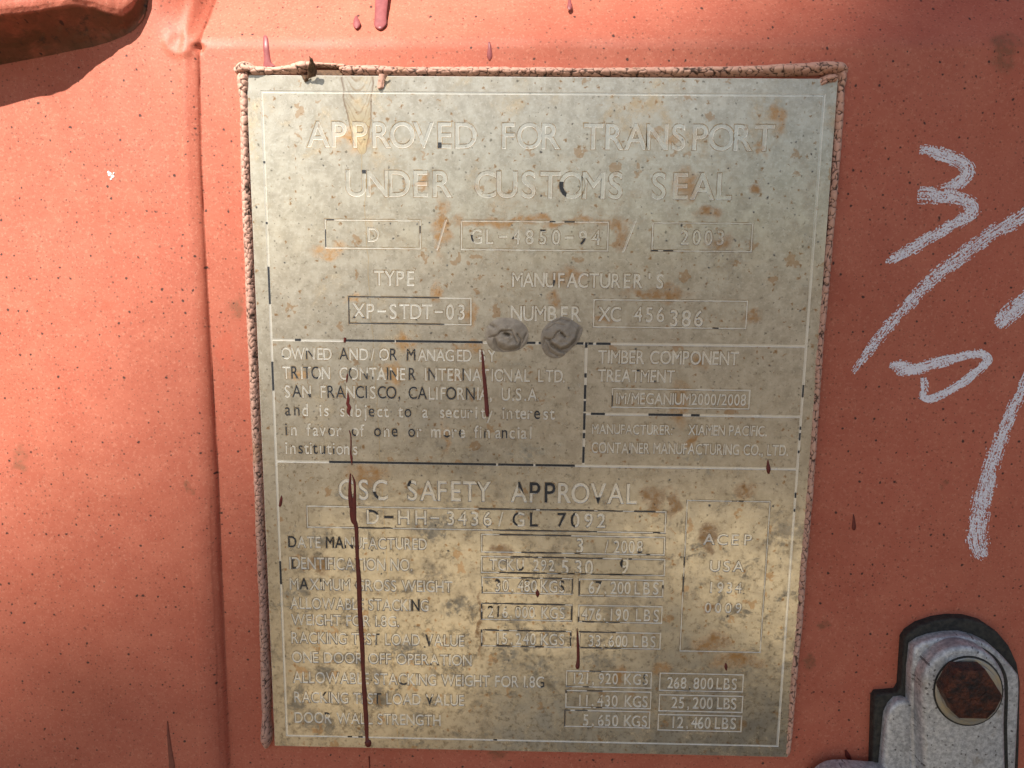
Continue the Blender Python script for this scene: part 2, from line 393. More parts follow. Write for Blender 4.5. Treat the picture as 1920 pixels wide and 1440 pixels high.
us = np.concatenate([np.linspace(-1500,-60,40), np.linspace(-50,300,150)])
NSEC = 60
for u in us:
    q = [float(np.interp(u, st[:,0], st[:,k])) for k in range(7)]
    J = P(u, q[1], ys0+0.001); Lp = P(q[2], q[3], ys0-q[4]); T = P(q[2], q[5], ys0-q[6])
    Lu = P(q[2], q[3]-14, ys0-q[4]-0.0008)
    for k in range(NSEC):
        t = k/(NSEC-1)
        if t < 0.55: s_ = t/0.55; p = J.lerp(Lp, s_); p.y += 0.0015*math.sin(math.pi*s_)   # concave underside
        elif t < 0.65: p = Lp.lerp(Lu, (t-0.55)/0.10)
        else: p = Lu.lerp(T, (t-0.65)/0.35)
        # soften the lip
        nv = Vector((p.x*90, p.y*90, p.z*90))
        p = p + Vector((0, -1, 0.4))*(0.0007*mnoise.fractal(nv*1.5, 1.0, 2.0, 4) * min(1, 3*t))
        if t < 0.5: p = p + Vector((0,-1,0))*(0.0010*max(0, mnoise.noise(nv*3.2)-0.15)*min(1,5*t))
        verts.append(p); rustv.append(1.0 if t < 0.53 else max(0, 1-(t-0.53)/0.04))
for i in range(len(us)-1):
    for k in range(NSEC-1):
        a = i*NSEC+k; faces.append((a, a+1, a+1+NSEC, a+NSEC))
rib = mesh_obj('pressed_rib', verts, faces, M_RIB, door, attr={'rust': rustv})
tag(rib, 'pink-topped rusty pressed rib throwing a dark shadow')

# ------------------------------------------------------------------ lettering engine
DG = bpy.context.evaluated_depsgraph_get()
_gc = {}
def glyph(ch):
    """outline polygons and advance of a character, cap height about 0.69"""
    if ch in _gc: return _gc[ch]
    c = bpy.data.curves.new('glyph', 'FONT'); c.body = ch
    o = bpy.data.objects.new('glyph', c); COL.objects.link(o)
    dg = bpy.context.evaluated_depsgraph_get(); k = o.to_curve(dg)
    polys = []
    for s in k.splines:
        pts = []; b = s.bezier_points; nb = len(b)
        for i in range(nb):
            p0, p3 = b[i], b[(i+1) % nb]
            a0, a1, a2, a3 = [Vector(q[:2]) for q in (p0.co, p0.handle_right, p3.handle_left, p3.co)]
            straight = ((a1-a0).cross(a3-a0) if (a3-a0).length else 0)
            ln = (a3-a0).length
            dev = abs((a1-a0).cross(a3-a0)) + abs((a2-a0).cross(a3-a0)) if ln else 0
            ns = 1 if dev < 1e-4 else 6
            for j in range(ns):
                t = j/ns
                pts.append(tuple(a0*(1-t)**3 + a1*3*t*(1-t)**2 + a2*3*t*t*(1-t) + a3*t**3))
        cl = [pts[0]]
        for p in pts[1:]:
            if math.dist(p, cl[-1]) > 1e-3: cl.append(p)
        if math.dist(cl[0], cl[-1]) < 1e-3: cl.pop()
        polys.append(cl)
    o.to_curve_clear()
    xs = [p[0] for q in polys for p in q] or [0, 0.3]
    bpy.data.objects.remove(o); bpy.data.curves.remove(c)
    _gc[ch] = (polys, min(xs), max(xs))
    return _gc[ch]
CAPH = 0.69
ADV = lambda ch: 0.33 if ch == ' ' else (glyph(ch)[2]-glyph(ch)[1]+0.10)
HOLES = []      # engraved outlines in plate coordinates (x, z)
BLACKS = []     # polygons of surviving black infill
def clip(poly, nx_, nz_, d):
    out = []
    for i in range(len(poly)):
        a, b = poly[i], poly[(i+1) % len(poly)]
        fa, fb = a[0]*nx_+a[1]*nz_-d, b[0]*nx_+b[1]*nz_-d
        if fa >= 0: out.append(a)
        if fa*fb < 0:
            t = fa/(fa-fb); out.append((a[0]+(b[0]-a[0])*t, a[1]+(b[1]-a[1])*t))
    return out
def fat(polys, d):
    """grow a glyph by d (font units)"""
    if not d: return polys
    ar = lambda q: sum(q[i-1][0]*q[i][1]-q[i][0]*q[i-1][1] for i in range(len(q)))
    sgn = 1 if ar(max(polys, key=lambda q: abs(ar(q)))) > 0 else -1
    out = []
    for q in polys:
        n = len(q); r = []
        for i in range(n):
            a, b, c = Vector(q[i-1]), Vector(q[i]), Vector(q[(i+1) % n])
            e1, e2 = (b-a).normalized(), (c-b).normalized()
            n1_, n2_ = Vector((e1.y,-e1.x)), Vector((e2.y,-e2.x)); m = n1_+n2_
            k = max(0.35, 1+n1_.dot(n2_)); m = m/k
            r.append(tuple(b+m*d*sgn))
        out.append(r)
    return out
HALO_V, HALO_F = [], []
def halo(poly, d):
    """narrow band of rust and dirt along one engraved outline (outside of the cut)"""
    q = []
    for i in range(len(poly)):                       # long edges in short pieces, so that the rust can come and go
        a, b = poly[i], poly[(i+1) % len(poly)]; k = max(1, int(math.dist(a, b)/0.0016))
        q += [(a[0]+(b[0]-a[0])*j/k, a[1]+(b[1]-a[1])*j/k) for j in range(k)]
    n = len(q); y = -0.000004-random.random()*0.000004; b0 = len(HALO_V); out = []
    for i in range(n):
        a, b, c = Vector(q[i-1]), Vector(q[i]), Vector(q[(i+1) % n])
        e1, e2 = (b-a).normalized(), (c-b).normalized()
        m = Vector((e1.y,-e1.x))+Vector((e2.y,-e2.x)); m = m/max(0.35, 1+e1.dot(e2))
        w = d*(1+0.7*mnoise.noise(Vector((b.x*700, b.y*700, 4))))
        out.append(b+m*w)
    HALO_V.extend([(p[0], y, p[1]) for p in q] + [(p[0], y, p[1]) for p in out])
    for i in range(n):
        j = (i+1) % n; p = q[i]
        if mnoise.noise(Vector((p[0]*230, p[1]*230, 9))) + 0.6*mnoise.noise(Vector((p[0]*900, p[1]*900, 2))) > -0.16:
            HALO_F.append((b0+i, b0+j, b0+n+j, b0+n+i))
BOLD = 0.009
def place(ch, xc, zb, sx, sz, black=None, skip=False, holes=None):
    polys, x0, x1 = glyph(ch)
    if ch == '-': polys, x0, x1 = [[(0,.30),(.46,.30),(.46,.385),(0,.385)]], 0, .46
    polys = fat(polys, BOLD)
    mid = (x0+x1)/2
    tp = [[(xc+(x-mid)*sx, zb+y*sz) for x, y in q] for q in polys]
    (HOLES if holes is None else holes).extend(tp)
    ar = lambda q: sum(q[i-1][0]*q[i][1]-q[i][0]*q[i-1][1] for i in range(len(q)))
    sg = 1 if ar(max(tp, key=lambda q: abs(ar(q)))) > 0 else -1
    for q in tp: halo(q, 0.00022*sg)
    if black:
        xa = min(p[0] for q in tp for p in q); xb = max(p[0] for q in tp for p in q)
        za = min(p[1] for q in tp for p in q); zc = max(p[1] for q in tp for p in q)
        for q in tp:
            r = q
            for part in black.split('+'):
                side, fr = part[0], (float(part[1:]) if len(part) > 1 else 1)
                if side == 'f': continue
                j = 0.12*(random.random()-0.5)
                if side == 'b': r = clip(r, j, -1, -(za+(zc-za)*fr)+j*xc)
                if side == 't': r = clip(r, j, 1, (zc-(zc-za)*fr)+j*xc)
                if side == 'l': r = clip(r, -1, j, -(xa+(xb-xa)*fr)+j*(za+zc)/2)
                if side == 'r': r = clip(r, 1, j, (xb-(xb-xa)*fr)+j*(za+zc)/2)
                if not r: break
            if r and len(r) > 2: BLACKS.append(r)
def line(s, us_, vtop, vbot, wpx=0.9, black={}, vshift=0.0, holes=None):
    mode = us_[0] if isinstance(us_[0], str) else 'c'
    u0 = us_[1] if mode != 'c' else us_[0]; u1 = us_[2] if mode != 'c' else us_[-1]
    zb = (P(u0, vbot).z + P(u1, vbot+vshift).z)/2
    a, b = P(u0, vbot).x, P(u1, vbot+vshift).x
    um = (u0+u1)/2; vbm = vbot+vshift/2; sz = abs(P(um, vbm-(vbot-vtop)).z - P(um, vbm).z)/CAPH
    sx = sz*wpx; cs = []
    if mode == 'm':
        n = len(s); cs = [(ch, a+(b-a)*i/(n-1)) for i, ch in enumerate(s) if ch != ' ']
    elif mode == 'x':
        k = (b-a)/(sum(ADV(c) for c in s)-0.10); x = a; sx = k
        for ch in s:
            if ch != ' ': cs.append((ch, x+(glyph(ch)[2]-glyph(ch)[1])/2*k))
            x += ADV(ch)*k
    else:
        s = s.replace(' ', ''); assert len(s) == len(us_), (s, len(s), len(us_))
        cs = [(ch, P(u, vbot+vshift*(u-u0)/max(1, u1-u0)).x) for ch, u in zip(s, us_)]
    for i, (ch, x) in enumerate(cs): place(ch, x, zb, sx, sz, black.get(i), holes=holes)

def rect(x0, x1, z0, z1): return [(x0,z0),(x1,z0),(x1,z1),(x0,z1)]
LW = 0.00050
BOXES = {}
def box(name, uL, uR, vtL, vtR, vbL, vbR, blacks=(), lw=LW, uLb=None, uRb=None):
    """engraved frame; blacks = (edge, from, to) fractions still filled with black"""
    tl, tr, bl, br = P(uL,vtL), P(uR,vtR), P(uLb or uL,vbL), P(uRb or uR,vbR)
    x0, x1 = (tl.x+bl.x)/2, (tr.x+br.x)/2; z1, z0 = (tl.z+tr.z)/2, (bl.z+br.z)/2
    HOLES.append(rect(x0,x1,z0,z1)); HOLES.append(rect(x0+lw,x1-lw,z0+lw,z1-lw))
    halo(rect(x0,x1,z0,z1), 0.00022); halo(rect(x0+lw,x1-lw,z0+lw,z1-lw), -0.00022)
    for e, f0, f1 in blacks:
        if e == 't': q = rect(x0+(x1-x0)*f0, x0+(x1-x0)*f1, z1-lw, z1)
        if e == 'b': q = rect(x0+(x1-x0)*f0, x0+(x1-x0)*f1, z0, z0+lw)
        if e == 'l': q = rect(x0, x0+lw, z1-(z1-z0)*f1, z1-(z1-z0)*f0)
        if e == 'r': q = rect(x1-lw, x1, z1-(z1-z0)*f1, z1-(z1-z0)*f0)
        BLACKS.append(q)

# --- border and the cells it is divided into
bx0, bx1 = P(488,172).x, P(1548,174).x
bz1, bz0 = (P(488,172).z+P(1548,174).z)/2, (P(531,1382).z+P(1454,1398).z)/2
bl = 0.0009
HOLES.append(rect(bx0, bx1, bz0, bz1))
ix0, ix1, iz0, iz1 = bx0+bl, bx1-bl, bz0+bl*0.8, bz1-bl
zr1 = (P(508,638).z+P(1518,648).z)/2; zr2 = (P(518,866).z+P(1490,878).z)/2
zr3 = (P(1096,774).z+P(1495,783).z)/2; xv = (P(1100,645).x+P(1093,869).x)/2
hl = 0.0005
HOLES.append(rect(ix0, ix1, zr1+hl, iz1))
HOLES.append(rect(ix0, xv-hl, zr2+hl, zr1-hl))
HOLES.append(rect(xv+hl, ix1, zr3+hl, zr1-hl))
HOLES.append(rect(xv+hl, ix1, zr2+hl, zr3-hl))
HOLES.append(rect(ix0, ix1, iz0, zr2-hl))
def bseg_h(z, u0, u1, v, w=hl): BLACKS.append(rect(P(u0,v).x, P(u1,v).x, z-w, z+w))
for a, b in ((553,564),(646,740),(742,905),(955,1004),(1010,1062),(1078,1094)): bseg_h(zr1, a, b, 640)
for a, b in ((1103,1112),(1118,1145)): bseg_h(zr1, a, b, 645)
for a, b in ((617,930),(934,1000),(1004,1078)): bseg_h(zr2, a, b, 868)
for a, b in ((1108,1134),(1216,1280),(1296,1312)): bseg_h(zr3, a, b, 778)
for v0, v1 in ((642,652),(700,708),(722,748),(752,772),(775,806),(812,822),(838,868)):
    BLACKS.append(rect(xv-hl, xv+hl, P(1096,v1).z, P(1096,v0).z))
for v0, v1 in ((500,570),(678,732),(1052,1095),(302,306),(416,420)):
    BLACKS.append(rect(bx0, bx0+bl, P(500,v1).z, P(500,v0).z))
for v0, v1 in ((722,745),(800,806),(812,826),(845,850),(924,934),(955,960)):
    BLACKS.append(rect(bx1-bl*0.7, bx1, P(1500,v1).z, P(1500,v0).z))
for u0, u1 in ((652,660),(672,680),(925,932)):
    BLACKS.append(rect(P(u0,1386).x, P(u1,1386).x, bz0, bz0+bl*0.8))

T = line
BOLD = 0.012
T('APPROVED FOR TRANSPORT', ('m',597,1432), 229, 277, 0.92, {6:'b0.22+l0.3'}, 3)
T('UNDER CUSTOMS SEAL', ('m',668,1357), 320, 369, 0.92, {0:'t0.12+r0.3', 9:'l0.30+b0.6'}, 3)
BOLD = 0.009
box('d', 609,789, 410,413, 465,468, [('l',0.35,0.95),('t',0.02,0.10),('r',0.2,0.45)])
T('D', (700,), 426, 453, 0.85)
box('gl', 864,1141, 412,416, 468,472, [('l',0,0.92),('t',0,0.56),('t',0.6,0.64),('t',0.7,0.77)])
T('GL-4850-94', ('m',893,1117), 429, 456, 0.85, {0:'l0.25+b0.6', 2:'', 3:'l0.25+b0.5', 8:'b0.45', 5:'t0.1'}, 3)
box('yr', 1222,1411, 417,417, 470,474, [('b',0,0.07),('b',0.12,0.22)])
T('2003', ('m',1283,1350), 431, 458, 0.85, {}, 1)
for (u0, v0, u1, v1) in ((819,469,836,412),(1168,473,1191,415)):
    a, b = P(u0, v0), P(u1, v1); w = 0.0004
    HOLES.append([(a.x-w,a.z),(a.x+w,a.z),(b.x+w,b.z),(b.x-w,b.z)])
T('TYPE', ('m',711,770), 507, 535, 0.80, {}, 0)
T("MANUFACTURER'S", ('m',970,1237), 511, 538, 0.78, {3:'r0.2+b0.5'}, 2)
box('xp', 653,884, 555,558, 606,611, [('l',0.05,0.95),('t',0,0.74),('b',0,0.78)])
T('XP-STDT-03', ('m',673,865), 568, 596, 0.80, {0:'b0.1'}, 3)
T('NUMBER', ('m',968,1080), 573, 601, 0.80, {}, 1)
box('xc', 1112,1401, 561,563, 614,617, [('b',0.78,0.82)])
T('XC 456', ('m',1133,1238), 575, 602, 0.80, {}, 1)
PUN = []
T('386', (1263,1286,1309), 581, 611, 0.85, {}, 1)
T('OWNED AND/OR MANAGED BY', (537,559,582,600,614,645,663,682,699,720,738,771,792,808,826,843,862,876,904,922), 652, 674, 0.78,
  {0:'b0.28+l0.8', 2:'b0.75+l0.75', 5:'f', 9:'b0.2+l0.25', 10:'f', 11:'f'}, 3)
T('TRITON CONTAINER INTERNATIONAL LTD.', (537,553,566,576,593,611,644,663,682,699,715,727,739,755,773,798,811,829,844,859,875,894,910,923,936,952,972,988,1014,1030,1047,1057),
  688, 711, 0.72, {1:'f', 3:'l0.62+b0.95', 4:'l0.7', 7:'l0.3', 8:'b0.5+r0.6', 9:'b0.25', 11:'f', 12:'b0.8+l0.7', 14:'f', 16:'l0.75', 20:'l0.2', 19:''}, 4)
T('SAN FRANCISCO, CALIFORNIA, U.S.A.', (539,557,575,606,621,639,657,675,687,699,716,734,749,774,792,809,819,831,846,864,882,896,907,920,948,962,972,985,998,1008),
  723, 746, 0.76, {1:'f', 2:'b0.3+r0.5', 4:'f', 5:'f', 7:'f', 8:'f', 10:'f', 11:'f', 12:'f', 13:'f', 14:'f', 18:'f', 20:'f'}, 4)
T('and is subject to a security interest', (540,557,572,601,612,642,656,672,685,697,712,724,751,765,797,829,841,855,869,881,893,906,918,944,955,970,981,994,1007,1023,1035),
  757, 780, 0.78, {0:'f', 1:'f', 9:'b0.95+l0.9', 13:'f', 28:'f', 16:'b0.1'}, 5)
T('in favor of one or more financial', (537,551,579,592,605,622,636,666,679,708,725,740,772,786,817,838,852,866,893,901,913,934,946,960,972,982,995),
  794, 817, 0.78, {0:'f', 5:'l0.3', 7:'l0.6+b0.8', 9:'f', 11:'f', 12:'f', 15:'b0.3', 17:'l0.35', 20:'l0.4+b0.9', 22:'f'}, 4)
T('institutions', (537,549,564,575,583,591,605,617,626,637,650,666), 827, 850, 0.78, {2:'f', 5:'f', 6:'r0.7', 8:'b0.5'}, 2)
T('TIMBER COMPONENT', ('x',1122,1384), 656, 681, 1, {}, 3)
T('TREATMENT', ('x',1121,1264), 692, 715, 1, {4:'t0.12+r0.4', 6:'b0.3+r0.3'}, 2)
box('im', 1147,1406, 727,731, 764,768, [('l',0.38,0.95)])
T('IM/MEGANIUM2000/2008', ('x',1155,1398), 736, 757, 1, {}, 3)
T('MANUFACTURER:', ('x',1110,1260), 795, 813, 1, {}, 2)
T('XIAMEN PACIFIC.', ('x',1290,1437), 797, 816, 1, {9:'l0.3'}, 1)
T('CONTAINER MANUFACTURING CO., LTD.', ('x',1109,1477), 829, 849, 1, {5:'b0.3'}, 5)
BOLD = 0.010
T('CSC SAFETY APPROVAL', (649,682,713,773,803,829,855,881,906,973,1003,1031,1058,1088,1121,1154,1184), 900, 937, 0.80,
  {2:'b0.4+l0.4', 3:'t0.3+l0.4', 9:'t0.7+r0.55', 10:'t0.55', 11:'f', 14:'b0.3'}, 6)
BOLD = 0.009
box('hh', 575,1249, 948,958, 990,999, [('l',0,0.95),('t',0,0.25),('t',0.48,0.64),('t',0.65,0.80),('t',0.81,0.88),('t',0.91,0.97),('b',0,0.08),('b',0.14,0.24),('b',0.52,0.81),('b',0.965,0.985)])
T('D-HH-3436/GL 7092', (699,729,757,789,815,845,867,890,914,939,972,1001,1053,1078,1103,1127), 957, 983, 0.90,
  {0:'t0.35+r0.8', 1:'f', 10:'l0.45', 11:'f', 12:'f', 13:'l0.5'}, 5)
LAB = [('DATE MANUFACTURED',541,800,1006,1027,{0:'f',4:'f',5:'f',6:'b0.3'}), ('IDENTIFICATION NO.',543,773,1045,1067,{1:'l0.5+b0.8'}), ('MAXIMUM GROSS WEIGHT',544,848,1085,1106,{1:'f',3:'t0.3'}),
 ('ALLOWABLE STACKING',545,803,1121,1142,{15:'f'}), ('WEIGHT FOR 1.8G.',547,748,1152,1172,{}), ('RACKING TEST LOAD VALUE',547,870,1186,1207,{10:'r0.5',15:'l0.6'}),
 ('ONE DOOR OFF OPERATION',548,884,1223,1243,{14:'b0.1'}), ('ALLOWABLE STACKING WEIGHT FOR 1.8G',550,1020,1261,1282,{12:'b0.2',29:'r0.4+b0.5'}),
 ('RACKING TEST LOAD VALUE',552,870,1298,1318,{3:'r0.6+t0.6',10:'r0.6',15:'b0.7'}), ('DOOR WALL STRENGTH',553,826,1336,1356,{3:'t0.2'})]
for s, a, b, vt, vb, bk in LAB: T(s, ('x',a,b), vt, vb, 1, bk, 3.5*(b-a)/330)
box('date', 902,1247, 1000,1007, 1036,1041, [('t',0.10,0.49),('b',0.22,0.44),('b',0.51,0.54),('b',0.9,0.92)])
T('3', (1087,), 1009, 1036, 0.80)
T('/2008', (1137,1156,1170,1184,1199), 1013, 1036, 0.72, {4:'b0.15'}, 1)
box('id', 902,1247, 1041,1049, 1073,1081, [('t',0.16,0.31),('t',0.33,0.45),('t',0.46,0.66),('t',0.8,0.82),('b',0.10,0.36),('b',0.42,0.77)])
T('TCKU292', (925,941,957,975,1005,1019,1034), 1048, 1069, 0.72, {3:'b0.35+r0.6'}, 1)
T('530', (1059,1084,1104), 1050, 1077, 0.80, {}, 0)
T('9', (1170,), 1048, 1077, 0.82, {0:'l0.3'})
box('c', 903,1074, 1082,1083, 1112,1115, [('l',0.6,0.98),('b',0,0.98),('r',0.05,0.98),('t',0.43,0.64),('t',0.67,0.88)])
T('30,480KGS', (933,948,961,976,988,1001,1021,1037,1053), 1087, 1109, 0.72, {0:'t0.3', 8:'r0.7+t0.8', 4:'t0.1'}, 1)
box('dd', 1085,1244, 1084,1088, 1116,1121, [('l',0.15,0.98),('b',0,0.86),('r',0.3,0.5)])
T('67,200LBS', (1109,1122,1135,1150,1163,1176,1195,1212,1229), 1090, 1113, 0.72, {1:'t0.25'}, 1)
box('e', 902,1073, 1130,1133, 1162,1165, [('l',0.02,0.35),('l',0.55,0.98),('t',0,0.92),('r',0.1,0.95),('b',0,0.98)])
T('216,000KGS', (920,934,947,958,971,984,997,1022,1038,1054), 1137, 1158, 0.72, {1:'f'}, 1)
box('f', 1084,1242, 1133,1137, 1166,1170, [('l',0,0.6),('l',0.7,0.98),('t',0,0.63),('b',0.05,0.33),('b',0.36,0.5)])
T('476,190LBS', (1096,1109,1122,1133,1146,1159,1173,1197,1213,1230), 1141, 1163, 0.72, {}, 1)
box('gg', 902,1071, 1180,1183, 1212,1214, [('l',0,0.2),('l',0.8,1),('t',0.02,0.2),('t',0.24,0.31),('t',0.4,0.94),('b',0,0.1),('b',0.17,0.33),('b',0.44,0.53),('b',0.6,0.7),('r',0.1,0.3),('r',0.4,0.9)])
T('15,240KGS', (933,946,959,972,986,999,1021,1037,1053), 1187, 1208, 0.72, {}, 1)
box('h', 1085,1239, 1183,1187, 1215,1218, [('t',0,0.45),('b',0.02,0.28),('b',0.31,0.52)])
T('33,600LBS', (1108,1121,1133,1146,1159,1171,1192,1209,1224), 1191, 1212, 0.72, {}, 1)
box('i', 1061,1222, 1256,1260, 1288,1291, [('l',0,0.98),('t',0,0.1),('t',0.27,0.41),('b',0,0.16),('b',0.2,0.27)])
T('121,920KGS', (1077,1089,1101,1112,1127,1140,1153,1177,1194,1210), 1262, 1282, 0.72, {9:'l0.45+t0.9'}, 1)
box('j', 1236,1394, 1261,1264, 1295,1298, [])
T('268,800LBS', (1256,1268,1281,1293,1305,1318,1331,1348,1362,1376), 1270, 1291, 0.72, {3:'b0.6'}, 1)
box('k', 1060,1221, 1294,1296, 1327,1329, [('l',0,0.2),('t',0.25,0.43),('b',0.36,0.43)])
T('11,430KGS', (1087,1100,1111,1125,1139,1152,1178,1194,1209), 1303, 1324, 0.74, {2:'b0.4'}, 1)
box('k2', 1235,1393, 1302,1304, 1334,1336, [])
T('25,200LBS', (1264,1277,1290,1304,1317,1330,1349,1362,1375), 1307, 1328, 0.74, {}, 1)
box('l', 1058,1219, 1331,1333, 1362,1366, [('l',0.05,0.98),('t',0,0.07),('t',0.12,0.27),('b',0,0.82)])
T('5,650KGS', (1098,1111,1126,1139,1153,1177,1192,1208), 1340, 1361, 0.74, {}, 1)
box('l2', 1233,1391, 1339,1341, 1370,1372, [])
T('12,460LBS', (1262,1275,1288,1301,1313,1326,1345,1359,1374), 1344, 1365, 0.74, {}, 1)
box('acep', 1288,1445, 937,940, 1220,1225, [('t',0.54,0.6),('t',0.62,0.68),('l',0.37,0.44),('l',0.5,0.6)], 0.0004, 1274,1426)
T('ACEP', (1329,1354,1378,1402), 1001, 1021, 1.05, {}, 1)
T('USA', (1340,1362,1384), 1051, 1071, 1.0, {}, 1)
T('1934', (1333,1350,1367,1384), 1091, 1111, 0.85, {}, 1)
T('0009', (1327,1346,1365,1384), 1130, 1148, 0.95, {}, 1)

def filled(name, polys, mat, parent, yfront, depth=0.0, bev=0.0):
    cu = bpy.data.curves.new(name, 'CURVE'); cu.dimensions = '2D'; cu.fill_mode = 'FRONT' if depth else 'BOTH'
    for q in polys:
        if len(q) < 3: continue
        s = cu.splines.new('POLY'); s.points.add(len(q)-1)
        s.points.foreach_set('co', [c for p in q for c in (p[0], p[1], 0, 1)]); s.use_cyclic_u = True
    cu.extrude = depth; cu.bevel_depth = bev; cu.bevel_resolution = 0
    o = bpy.data.objects.new(name, cu); COL.objects.link(o)
    dg = bpy.context.evaluated_depsgraph_get()
    me = bpy.data.meshes.new_from_object(o.evaluated_get(dg))
    bpy.data.objects.remove(o)
    n = len(me.vertices); co = np.empty(n*3); me.vertices.foreach_get('co', co); co = co.reshape(-1,3)
    zmax = co[:,2].max()
    new = np.column_stack([co[:,0], yfront + (zmax-co[:,2]), co[:,1]])
    me.vertices.foreach_set('co', new.ravel()); me.materials.clear(); me.materials.append(mat)
    me.polygons.foreach_set('use_smooth', [False]*len(me.polygons)); me.update(); me.name = name
    ob = bpy.data.objects.new(name, me); COL.objects.link(ob)
    if parent: ob.parent = parent; ob.matrix_parent_inverse = Matrix.Translation(parent.location).inverted()
    return ob

def face_edges(o):
    """worn chamfers of the engraving, coloured extra bright to paint in edge highlights"""
    o.data.materials.append(M_EDGE)
    n = len(o.data.polygons); nr = np.empty(n*3); o.data.polygons.foreach_get('normal', nr); nr = nr.reshape(-1,3)
    o.data.polygons.foreach_set('material_index', (np.abs(nr[:,1]) < 0.9).astype(np.int32)); o.data.update()
plate = empty('data_plate', P(990,1410,0.0))
tag(plate, 'weathered grey steel data plate engraved APPROVED FOR TRANSPORT UNDER CUSTOMS SEAL, on the red door', 'plate')
px0, px1 = (P(467,146).x+P(512,1402).x)/2, (P(1571,150).x+P(1476,1415).x)/2
pz1, pz0 = (P(467,144).z+P(1571,146).z)/2, (P(512,1402).z+P(1476,1415).z)/2
face = filled('engraved_face', [rect(px0,px1,pz0,pz1)] + HOLES, M_PLATE, plate, 0.0, 0.00003, 0.00013)
face_edges(face)
v8 = [(x,y,z) for y in (0.00019, YD-0.0004) for x,z in ((px0+.0002,pz0+.0002),(px1-.0002,pz0+.0002),(px1-.0002,pz1-.0002),(px0+.0002,pz1-.0002))]
mesh_obj('engraving_bed', v8, [(0,1,2,3),(7,6,5,4),(0,4,5,1),(1,5,6,2),(2,6,7,3),(3,7,4,0)], M_FLOOR, plate, smooth=False)
hal = mesh_obj('rust_edging', HALO_V, HALO_F, M_HALO, None, smooth=False)
blk = filled('black_infill', BLACKS, M_BLACK, None, 0.00003)
with bpy.context.temp_override(active_object=face, selected_editable_objects=[face, blk, hal], object=face, selected_objects=[face, blk, hal]):
    bpy.ops.object.join()

# ------------------------------------------------------------------ ribbons / beads
def catmull(pts, step):
    pts = [np.array(p, float) for p in pts]
    if len(pts) == 2: pts = [pts[0], (pts[0]+pts[1])/2, pts[1]]
    ext = [2*pts[0]-pts[1]] + pts + [2*pts[-1]-pts[-2]]; out = []
    for i in range(1, len(ext)-2):
        p0, p1, p2, p3 = ext[i-1:i+3]; n = max(2, int(np.linalg.norm((p2-p1)[:2])/step))
        for k in range(n):
            t = k/n; out.append(0.5*(2*p1+(p2-p0)*t+(2*p0-5*p1+4*p2-p3)*t*t+(3*p1-p0-3*p2+p3)*t**3))
    out.append(pts[-1]); return out
def bead_geo(path, y0, step=1.6, seg=18, crack=0.0, cell=0.0029, wob=0.0, power=1.0, edge=None):
    """path rows: u, v, half width px, height m (proud of y0); returns verts, faces, crack values"""
    pts = catmull(path, step); V = []; C = []; n = len(pts)
    cen = [P(p[0], p[1], y0(p[0], p[1]) if callable(y0) else y0) for p in pts]
    for i, p in enumerate(pts):
        a, b = cen[max(0,i-1)], cen[min(n-1,i+1)]
        t = (b-a); t.y = 0; t.normalize(); s = Vector((-t.z, 0, t.x))
        hw = max(0.02, p[2])*2.0e-4*(1.12 if crack else 1); h = max(0, p[3])
        if wob:
            q = mnoise.noise(Vector((cen[i].x*90, cen[i].z*90, 7)));  hw *= 1+wob*q; h *= 1+wob*0.7*q
            q = mnoise.noise(Vector((cen[i].x*300, cen[i].z*300, 1)));  hw *= 1+wob*0.4*q
        for k in range(seg+1):
            th = math.pi*k/seg; c, sn = math.cos(th), math.sin(th)**power
            pos = cen[i] + s*(c*hw) + Vector((0,-1,0))*(sn*h)
            cr = 0
            if crack:
                q = pos*1.0; wv = Vector((mnoise.noise(q*500), mnoise.noise(q*500+Vector((9,9,9))), mnoise.noise(q*500+Vector((5,1,3)))))*0.0006
                q = (q+wv)/cell
                d, _ = mnoise.voronoi(q); e = d[1]-d[0]
                cr = 1-min(1, e/0.16)
                d2, _ = mnoise.voronoi(q*2.3+Vector((3,3,3))); cr = max(cr, 0.35*(1-min(1, (d2[1]-d2[0])/0.10)))
                nrm = (s*c*0.6 + Vector((0,-1,0))*sn)
                lump = mnoise.noise(pos*900)*0.00008 + mnoise.noise(pos*2600)*0.00006 + 0.00016*min(1, e*1.6)
                pos = pos + nrm*(lump - crack*cr)*min(1, sn*2)
            V.append(pos); C.append(cr)
    F = []
    for i in range(n-1):
        for k in range(seg):
            a = i*(seg+1)+k; F.append((a, a+1, a+2+seg, a+1+seg))
    for base in (0, (n-1)*(seg+1)):
        F.append(tuple(range(base, base+seg+1)))
    return V, F, C
def join(parts):
    V, F, C = [], [], []
    for v, f, c in parts:
        o = len(V); V += v; C += c; F += [tuple(i+o for i in q) for q in f]
    return V, F, C

